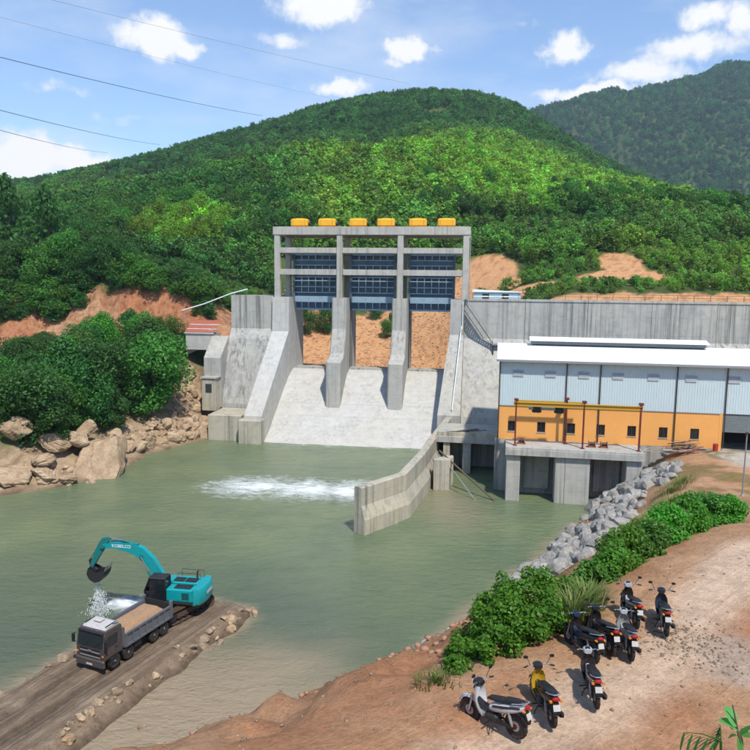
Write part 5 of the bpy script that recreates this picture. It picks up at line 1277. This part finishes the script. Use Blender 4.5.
    MB().bbox(x0 + .25, x0 + .75, y0 + .25, y0 + .7, za + .12, za + .95, .08).build('operator_seat', M['black'], cab)
    # handrails, exhaust
    hr = MB()
    for y in (-1.3, -.5): hr.tube([(-1.6, y, 2.2), (-1.6, y, 2.75), (.2, y, 2.75), (.2, y, 2.2)], .022, 6)
    hr.build('handrail', M['dark_metal'], t)
    MB().cyl((-1.2, -.9, 2.2), (-1.2, -.9, 2.75), .06, n=10).cyl((-1.2, -.9, 2.75), (-1.3, -.9, 2.85), .06, n=10).build('exhaust', M['dark_metal'], t)
    # boom: bent box girder
    def girder(pts, wid, name, mat):
        rings = []
        for i, (x, z, hh) in enumerate(pts):
            a = Vector(pts[max(i - 1, 0)][:2]); b = Vector(pts[min(i + 1, len(pts) - 1)][:2]); d = (b - a).normalized(); n = Vector((-d.y, d.x))
            p = Vector((x, z)) + n * hh; q = Vector((x, z)) - n * hh; e = .05
            rings.append([(p.x, -wid, p.y), (p.x, wid, p.y), (q.x, wid, q.y), (q.x, -wid, q.y)])
        return MB().rings(rings).build(name, mat, t)
    boom = girder([(.75, 1.75, .16), (1.25, 2.6, .30), (2.1, 3.75, .40), (2.9, 4.45, .42), (3.7, 4.75, .36), (4.9, 4.88, .26), (5.85, 4.75, .15)], .21, 'boom', M['teal'])
    for s_ in (-1, 1): MB().cyl((5.85, s_ * .21, 4.75), (5.85, s_ * .33, 4.75), .16, n=12).cyl((2.75, s_ * .2, 4.2), (2.75, s_ * .3, 4.2), .13, n=12).build('pin_boss', M['teal_d'], boom, True)
    arm = girder([(5.35, 5.35, .10), (5.75, 5.15, .26), (6.0, 4.75, .30), (6.5, 3.85, .22), (6.95, 2.95, .12)], .16, 'dipper_arm', M['teal_d'])
    def cylinder(a, b, r, y, parent):
        A = Vector((a[0], y, a[1])); B = Vector((b[0], y, b[1])); mid = A.lerp(B, .55)
        cy = MB().cyl(A, mid, r, n=12).cyl(A - (B - A).normalized() * .05, A + (B - A).normalized() * .1, r * 1.2, n=12).build('hydraulic_cylinder', M['teal_d'], parent, True)
        MB().cyl(mid, B, r * .55, n=10).build('rod', M['chrome'], cy, True)
    for y in (-.36, .36): cylinder((1.45, 1.75), (2.75, 4.2), .10, y, boom)
    cylinder((3.1, 5.0), (5.38, 5.42), .09, 0, boom); cylinder((5.95, 5.25), (7.05, 3.6), .075, 0, arm)
    MB().beam((7.05, .12, 3.6), (6.95, .12, 3.0), .05, .1).beam((7.05, -.12, 3.6), (6.95, -.12, 3.0), .05, .1).beam((7.05, .1, 3.6), (6.55, .1, 2.75), .06, .1).build('bucket_link', M['dark_metal'], arm)
    MB().tube([(3.3, .14, 4.98), (4.4, .14, 5.24), (5.2, .14, 5.2)], .035, 6).build('hydraulic_hose', M['black'], boom)
    # bucket: curved shell, side plates, teeth
    pr = [(6.95, 3.05), (7.08, 2.6), (6.85, 2.15), (6.45, 1.95), (6.05, 2.05), (5.75, 2.45), (5.6, 2.95)]
    bk = MB(); wb = .55
    out = [[(x, -wb, z) for x, z in pr], [(x, wb, z) for x, z in pr]]
    bk.rings(out, closed=False, cap=False); b2 = [(x * .97 + 6.3 * .03, z + .04) for x, z in pr]
    for s_ in (-1, 1): bk.prism(pr + [(6.3, 2.75)], s_ * wb - .02, s_ * wb + .02, 'y')
    bo = bk.build('bucket', M['dark_metal'], t)
    for k in range(5):
        y = -wb + .08 + k * (2 * wb - .16) / 4; MB().prism([(5.66, 2.82), (5.52, 3.28), (5.6, 2.86)], y - .05, y + .05, 'y').build('tooth', M['grey_metal'], bo)
    MB().prism([(6.95, 3.1), (7.0, 2.85), (6.5, 2.65), (6.45, 2.8)], -.18, .18, 'y').build('bucket_ear', M['dark_metal'], bo)
    # lettering on the boom
    cu = bpy.data.curves.new('lettering', 'FONT'); cu.body = 'KOBELCO'; cu.size = .34; cu.extrude = .004; cu.align_x = 'CENTER'; cu.align_y = 'CENTER'; cu.materials.append(M['plate'])
    tmp = bpy.data.objects.new('lettering_curve', cu); lme = bpy.data.meshes.new_from_object(tmp); bpy.data.objects.remove(tmp); lme.materials.clear(); lme.materials.append(M['white_sheet']); lt = link('lettering', lme, boom); lt.location = (4.35, .216, 4.84); lt.rotation_euler = (PI / 2, 0, PI)
    return t
EXC = build_excavator()
# water running off the bucket
def splash():
    rng = np.random.default_rng(3); V = []; F = []; p0 = EXC.matrix_world
    c = Vector(EXC.location); a = EXC.rotation_euler.z; bx, by = c.x + 6.45 * math.cos(a), c.y + 6.45 * math.sin(a)
    for k in range(1800):
        f = rng.random() ** .7; r = .16 + .75 * f; x = bx + rng.normal() * r * .55; y = by + rng.normal() * r * .5; z = max(.03, 2.9 * (1 - f) * rng.uniform(.5, 1)); s = rng.uniform(.006, .02); b = len(V)
        V += [(x - s, y, z), (x + s, y, z), (x, y - s, z), (x, y + s, z), (x, y, z - s * 4), (x, y, z + s * 5)]
        F += [(b, b + 2, b + 5), (b + 2, b + 1, b + 5), (b + 1, b + 3, b + 5), (b + 3, b, b + 5), (b + 2, b, b + 4), (b + 1, b + 2, b + 4), (b + 3, b + 1, b + 4), (b, b + 3, b + 4)]
    t = NT('white_water_drops'); t.set(color=(.78, .82, .82), rough=.25, spec=.5)
    tag(link('water_splash', np_mesh('water_splash', V, F, t.m)), 'white water pouring out of the excavator bucket into the river', 'splash', None, 'stuff')
splash()
# ------------------------------------------------------------------ motorcycles (x forward, stand on the ground)
def bike(x, y, head, label, body, accent, lean=R(6), style=0, rimc=None, rack=False, tail=None):
    tail = tail or body
    z = min(gz(x + .6 * math.cos(head), y + .6 * math.sin(head)), gz(x - .6 * math.cos(head), y - .6 * math.sin(head)), gz(x, y)) + .0
    zf = gz(x + .62 * math.cos(head), y + .62 * math.sin(head)); zr_ = gz(x - .62 * math.cos(head), y - .62 * math.sin(head))
    t = empty('motorcycle', (x, y, (zf + zr_) / 2 - .004), head, label, 'motorcycle', 'motorcycles parked along the bushes')
    t.scale = (.95, .95, .95); t.rotation_mode = 'ZYX'; t.rotation_euler = (-lean * 0 + lean * -1, -math.atan2(zf - zr_, 1.24), head)
    rim = rimc or M['grey_metal']; r = .285
    def bwheel(cx, w, nm):
        m = MB(); m.lathe([(r * .80, -w * .7), (r * .86, -w), (r * .95, -w * .8), (r, -w * .3), (r, w * .3), (r * .95, w * .8), (r * .86, w), (r * .80, w * .7)], (cx, 0, r), 'y', 30)
        for k in range(34):
            a = 2 * PI * k / 34; c_, s_ = math.cos(a), math.sin(a); q = 1 if k % 2 else -1
            m.beam((cx + c_ * r * .995, 0, r + s_ * r * .995), (cx + c_ * r * .985, q * w * .75, r + s_ * r * .985), .018, .012, (c_, 0, s_))
        ty = m.build(nm, M['rubber'], t, True)
        q = MB(); q.lathe([(r * .70, -w * .55), (r * .82, -w * .75), (r * .82, w * .75), (r * .70, w * .55)], (cx, 0, r), 'y', 26); q.lathe([(.001, -w * 1.2), (.055, -w * 1.2), (.06, 0), (.055, w * 1.2), (.001, w * 1.2)], (cx, 0, r), 'y', 14)
        for k in range(5 if style else 10):
            a = 2 * PI * k / (5 if style else 10); q.beam((cx + math.cos(a) * .04, 0, r + math.sin(a) * .04), (cx + math.cos(a) * r * .74, 0, r + math.sin(a) * r * .74), .03 if style else .012, .03 if style else .012, (0, 1, 0))
        q.build('rim', rim, ty); MB().lathe([(.05, .03), (.11, .03), (.11, .036), (.05, .036)], (cx, w * .2, r), 'y', 20).build('brake_disc', M['grey_metal'], ty)
    bwheel(.62, .042, 'front_wheel'); bwheel(-.62, .05, 'rear_wheel')
    # fork, fender, head
    fk = MB()
    for s in (-1, 1): fk.cyl((.62, s * .075, r), (.47, s * .075, .70), .024, n=8)
    fk.build('fork', M['grey_metal'], t, True)
    def fender(cx, a0, a1, w, rad, nm, mat):
        m = MB(); rings = []
        for k in range(9):
            a = a0 + (a1 - a0) * k / 8; c_, s_ = math.cos(a), math.sin(a)
            rings.append([(cx + c_ * q, yy, r + s_ * q) for q, yy in ((rad - .02, -w), (rad + .02, -w * .8), (rad + .035, 0), (rad + .02, w * .8), (rad - .02, w), (rad + .005, w * .7), (rad + .018, 0), (rad + .005, -w * .7))])
        m.rings(rings); return m.build(nm, mat, t, True)
    fender(.62, R(30), R(150), .07, .315, 'front_mudguard', tail); fender(-.62, R(25), R(160), .07, .325, 'rear_mudguard', M['black'])
    # leg shield and nose
    ls = MB(); rings = []
    for (xx, zz, w, th) in ((.30, .30, .13, .03), (.37, .45, .17, .035), (.42, .62, .185, .04), (.41, .78, .16, .05), (.37, .90, .10, .05)):
        rings.append([(xx + th + .04, 0, zz), (xx + th * .4, w * .6, zz), (xx - .10, w, zz), (xx - .13, w * .96, zz), (xx - .05, w * .4, zz), (xx - .03, 0, zz), (xx - .05, -w * .4, zz), (xx - .13, -w * .96, zz), (xx - .10, -w, zz), (xx + th * .4, -w * .6, zz)])
    ls.rings(rings); sh = ls.build('leg_shield', body, t, True)
    for s in (-1, 1): MB().loft([(.38, .72, .03, .05, s * .12), (.47, .74, .025, .035, s * .09)], 8).build('indicator', M['orange_lamp'], sh, True)
    # handlebar head with lamp, screen
    hd = MB().loft([(.24, .98, .09, .05), (.32, 1.0, .12, .075), (.40, .99, .11, .08), (.46, .97, .07, .06), (.48, .96, .02, .02)], 14).build('handlebar_cover', accent, t, True)
    MB().loft([(.455, .97, .062, .05), (.495, .965, .05, .04)], 12).build('headlight', M['lamp'], hd, True)
    MB().loft([(.25, 1.02, .07, .012), (.33, 1.075, .06, .012)], 10).build('dial', M['glass'], hd)
    hb = MB()
    for s in (-1, 1): hb.tube([(.32, s * .08, 1.0), (.30, s * .2, 1.03), (.22, s * .33, 1.02)], .013, 8)
    hb.build('handlebar', M['grey_metal'], t, True)
    for s in (-1, 1):
        MB().cyl((.25, s * .27, 1.025), (.20, s * .37, 1.02), .019, n=10).build('grip', M['black'], t, True)
        MB().tube([(.28, s * .2, 1.03), (.26, s * .25, 1.15), (.24, s * .30, 1.22)], .007, 6).build('mirror_stalk', M['black'], t)
        MB().loft([(.225, 1.245, .055, .034, s * .32), (.245, 1.245, .06, .038, s * .32), (.262, 1.245, .03, .02, s * .32)], 12).build('mirror', M['black'], t, True)
        MB().tube([(.27, s * .22, 1.01), (.30, s * .30, .99), (.29, s * .36, .99)], .007, 5).build('lever', M['grey_metal'], t)
    # backbone tunnel, side covers, seat, tail
    MB().loft([(.36, .55, .06, .10), (.20, .47, .075, .085), (.02, .46, .085, .085), (-.12, .50, .10, .10)], 12).build('frame_cover', accent, t, True)
    sc_ = MB().loft([(.02, .52, .09, .08), (-.15, .57, .125, .12), (-.40, .61, .135, .12), (-.62, .66, .12, .10), (-.82, .72, .085, .07), (-.95, .77, .05, .035)], 16).build('side_cover', tail, t, True)
    for s in (-1, 1):
        MB().loft([(-.10, .60, .012, .025, s * .125), (-.40, .66, .012, .03, s * .138), (-.80, .735, .012, .018, s * .098)], 8).build('side_stripe', accent, sc_, True)
    MB().loft([(.10, .70, .05, .02), (.04, .73, .095, .035), (-.15, .745, .125, .04), (-.34, .765, .13, .045), (-.40, .795, .125, .05), (-.66, .83, .115, .045), (-.84, .855, .08, .03), (-.88, .855, .03, .015)], 16).build('seat', M['seat'], t, True)
    gr = MB(); gr.tube([(-.62, .13, .80), (-.82, .12, .85), (-.96, .06, .88), (-.96, -.06, .88), (-.82, -.12, .85), (-.62, -.13, .80)], .014, 8); gr.build('grab_rail', M['grey_metal'], t, True)
    MB().loft([(-.92, .775, .085, .04), (-.97, .775, .075, .035), (-.985, .775, .03, .015)], 12).build('tail_light', M['red_lamp'], t, True)
    for s in (-1, 1): MB().loft([(-.90, .72, .035, .028, s * .12), (-.95, .72, .03, .022, s * .12)], 10).build('indicator', M['orange_lamp'], t, True)
    pl = MB().prism([(-.945, .655), (-.985, .525), (-.995, .53), (-.955, .66)], -.08, .08, 'y').build('number_plate', M['plate'], t)
    MB().prism([(-.86, .70), (-.93, .70), (-.98, .46), (-.93, .44)], -.06, .06, 'y').build('plate_bracket', M['black'], t)
    # engine, exhaust, chain case, shocks, pegs, stand
    en = MB().bbox(-.20, .16, -.13, .13, .22, .40, .05).build('engine', M['dark_metal'], t)
    MB().cyl((.14, 0, .32), (.33, 0, .34), .075, n=14).build('cylinder_head', M['grey_metal'], en, True); MB().cyl((-.05, -.14, .30), (-.05, -.17, .30), .09, n=16).build('engine_cover', M['grey_metal'], en, True)
    MB().tube([(.30, -.05, .28), (.22, -.10, .18), (-.10, -.13, .19), (-.35, -.15, .24)], .017, 8).build('exhaust_pipe', M['chrome'], t, True)
    mf = MB().loft([(-.33, .245, .03, .03, -.155), (-.42, .27, .05, .05, -.16), (-.80, .34, .055, .055, -.165), (-.88, .355, .03, .03, -.165)], 12).build('silencer', M['black'], t, True)
    MB().loft([(-.45, .29, .012, .035, -.215), (-.78, .35, .012, .035, -.222)], 8).build('heat_shield', M['chrome'], mf)
    MB().loft([(-.10, .28, .02, .05, .10), (-.62, .285, .02, .055, .10), (-.68, .285, .015, .03, .10)], 10).build('chain_case', M['black'], t, True)
    sw = MB()
    for s in (-1, 1): sw.beam((-.10, s * .08, .30), (-.62, s * .08, .285), .025, .045)
    sw.build('swing_arm', M['dark_metal'], t)
    for s in (-1, 1):
        MB().cyl((-.60, s * .115, .30), (-.50, s * .115, .60), .022, n=10).cyl((-.585, s * .115, .35), (-.53, s * .115, .52), .034, n=10).build('shock_absorber', M['grey_metal'], t, True)
        MB().cyl((.02, s * .12, .24), (.02, s * .27, .23), .016, n=8).build('foot_peg', M['black'], t); MB().cyl((-.28, s * .12, .32), (-.30, s * .24, .32), .014, n=8).build('foot_peg', M['black'], t)
    MB().tube([(-.02, .10, .24), (-.04, .20, .10), (-.05, .235, .0)], .012, 6).build('side_stand', M['dark_metal'], t)
    if rack:
        m = MB()
        for k in range(4): m.cyl((.16 - .02 * k, -.1 + .066 * k, .62), (.40, -.1 + .066 * k, .66), .008, n=6)
        m.build('front_rack', M['grey_metal'], t)
    return t
def bp(name, c, **k): return paint(name, c, .28, 0, .2, (.24, .15, .10), .22, 5, .5)
BW = bp('bike_white', (.5, .51, .54)); BR = bp('bike_dark_red', (.12, .010, .012)); BY = bp('bike_yellow', (.42, .26, .012)); BK = bp('bike_black', (.014, .014, .018)); BS = bp('bike_silver', (.36, .37, .39)); BN = bp('bike_navy', (.015, .03, .06)); BG = bp('bike_grey', (.22, .23, .24)); RED = bp('red_rim', (.30, .01, .01))
bike(2.62, 13.93, R(135), 'white motorcycle with black seat and red front wheel, parked sideways apart from the others', BW, BK, R(7), 1, RED, False, BW)
bike(3.84, 14.58, R(95), 'yellow and black motorcycle parked beside the white one', BY, BK, R(6), 0, None, False, BK)
bike(5.13, 15.3, R(84), 'dark motorcycle with dark red tail panel and silver trim next to the yellow one', BK, BS, R(6), 1, None, False, BR)
bike(5.42, 17.15, R(104), 'black motorcycle tucked in front of the one with the red tail', BK, BN, R(6), 0)
bike(6.02, 17.5, R(98), 'black motorcycle squeezed beside the grey and white one', BK, BK, R(6), 1)
bike(6.62, 17.3, R(84), 'grey and silver motorcycle with dark seat in the middle of the parked group', BG, BS, R(5), 0)
bike(7.35, 19.0, R(86), 'black motorcycle with silver leg shield at the front of the group by the shrubs', BK, BS, R(5), 0)
bike(8.12, 18.55, R(76), 'black motorcycle standing alone on the gravel patch, plate towards the road', BN, BK, R(5), 1)
# ------------------------------------------------------------------ overhead wires: long catenary spans that cross behind the hill
WIRE = NT('weathered_wire').set(color=(.16, .17, .19), rough=.5, metal=.4)
def pix(px, py, Y):
    u, v = (px - 375) / 700, -(py - 375) / 700; c, s = math.cos(_r), math.sin(_r); u, v = c * u - s * v, s * u + c * v
    d = _F0 + u * _R0 + v * _U0; return Vector((0, 0, CAM_H)) + d * (Y / d.y)
def wire(a, b, ya, yb, r, label):
    A = pix(a[0], a[1], ya); B = pix(b[0], b[1], yb); A2 = A - (B - A) * .35; pts = []
    for k in range(33):
        t = k / 32; p = A2.lerp(B, t); p.z -= 9 * 4 * t * (1 - t) * .35; pts.append(p)
    for p in pts: p.z += 9 * .35 * .75
    o = MB().tube(pts, r, 6).build('power_line', WIRE); tag(o, label, 'power line', 'power lines over the hill'); return o
wire((0, 57), (262, 118), 330, 760, .17, 'dark overhead wire that crosses the sky highest of the three thick ones before the hill')
wire((0, 110), (160, 147), 330, 760, .15, 'dark overhead wire in the middle of the three thick ones')
wire((0, 130), (108, 155), 330, 760, .13, 'dark overhead wire lowest of the three thick ones')
wire((45, -2), (410, 86), 420, 800, .075, 'faint thin overhead wire crossing the blue sky near the clouds')
wire((0, 17), (330, 100), 420, 800, .06, 'faintest overhead wire, just below the other thin one')
# thin steel post by the yard track
pz = gz(30.8, 57.0)
po = empty('steel_post', (31.2, 57.6, gz(31.2, 57.6) - .05), 0, 'thin grey steel post standing beside the track to the yard', 'post')
MB().cyl((0, 0, 0), (0, 0, 6.2), .07, .05, 8).build('shaft', M['grey_metal'], po, True); MB().cyl((0, 0, 0), (0, 0, .15), .16, n=10).build('footing', M['conc'], po); MB().box(-.12, .12, -.05, .05, 5.2, 5.5).build('junction_box', M['dark_metal'], po)

# ------------------------------------------------------------------ plants at the viewer's feet
def leaf_blade(m, a, b, w, bend, n=5, up=Vector((0, 0, 1))):
    a, b = Vector(a), Vector(b); d = (b - a); s = d.cross(up).normalized(); rows = []
    for k in range(n + 1):
        t = k / n; p = a + d * t + Vector((0, 0, bend * 4 * t * (1 - t))); ww = w * math.sin(PI * min(1, t * .92 + .06)) ** .75
        rows.append([p - s * ww + up * ww * .18, p, p + s * ww + up * ww * .18])
    m.rings(rows, closed=False, cap=False)
def palm():
    c = pix(712, 741, 4.4); g = gz(c.x, c.y); p = empty('palm_seedling', (c.x, c.y, g), 0, 'small dark fan of palm leaflets on the slope above the road', 'plant')
    top = c.z - g; MB().tube([(0.15, -.1, -.05), (.10, -.05, top * .6), (.06, 0, top)], [.016, .012, .008], 6).build('stalk', M['leaf_dark'], p)
    for (base, tip, n, l) in (((.06, 0, top), (-.16, .06, top + .02), 9, .20), ((.06, 0, top), (.10, .10, top + .05), 6, .16)):
        B, T = Vector(base), Vector(tip); MB().tube([B, B.lerp(T, .5) + Vector((0, 0, .02)), T], [.005, .004, .002], 5).build('frond_rib', M['leaf_dark'], p)
        for k in range(n):
            t = (k + 1) / n; q = B.lerp(T, t)
            for s in ((-1, 1) if k % 2 == 0 else (1,)):
                e = q + Vector((-.10 + .05 * t, .05 * s, -.13)).normalized() * l * (1.1 - .4 * t); m = MB(); leaf_blade(m, q, e, .0085, .02); m.build('leaflet', M['leaf_dark'], p)
palm()
def broadleaf():
    c = pix(738, 736, 3.4); g = gz(c.x, c.y); p = empty('broadleaf_plant', (c.x, c.y, g), 0, 'broad pale green leaves of a weed on the slope above the road', 'plant')
    z = c.z - g; MB().tube([(.1, -.05, -.05), (.05, 0, z * .6), (.01, 0, z - .02), (-.03, .02, z + .16)], [.012, .01, .007, .003], 6).build('stalk', M['bark'], p)
    mt = leaf_mat('broad_leaf_green', (.10, .26, .06), (.13, .31, .075), (.17, .35, .09), .4)
    for (a, b, w) in (((0, 0, z + .03), (-.085, .05, z + .055), .036), ((-.02, 0, z + .05), (-.03, .08, z + .115), .032), ((.0, 0, z - .0), (.02, -.02, z - .12), .045), ((.02, 0, z + .0), (.10, .02, z - .02), .045), ((0, 0, z + .0), (.11, .04, z + .03), .014), ((0, 0, z), (-.06, -.02, z - .0), .010)):
        m = MB(); leaf_blade(m, a, b, w, .012, 6); m.build('leaf', mt if w > .02 else M['leaf_dark'], p, True)
broadleaf()

# ------------------------------------------------------------------ the air: even haze round the whole place
def haze():
    m = bpy.data.materials.new('pale_haze'); m.use_nodes = True; nt = m.node_tree; nt.nodes.remove(nt.nodes['Principled BSDF'])
    v = nt.nodes.new('ShaderNodeVolumePrincipled'); v.inputs['Density'].default_value = .00014; v.inputs['Color'].default_value = (.62, .80, 1.0, 1); v.inputs['Anisotropy'].default_value = .2
    nt.links.new(v.outputs[0], nt.nodes['Material Output'].inputs['Volume'])
    o = MB().box(-1650, 1650, -60, 1960, -30, 640).build('haze', m); tag(o, kind='stuff'); o['label'] = 'thin bluish haze in the air'
haze()
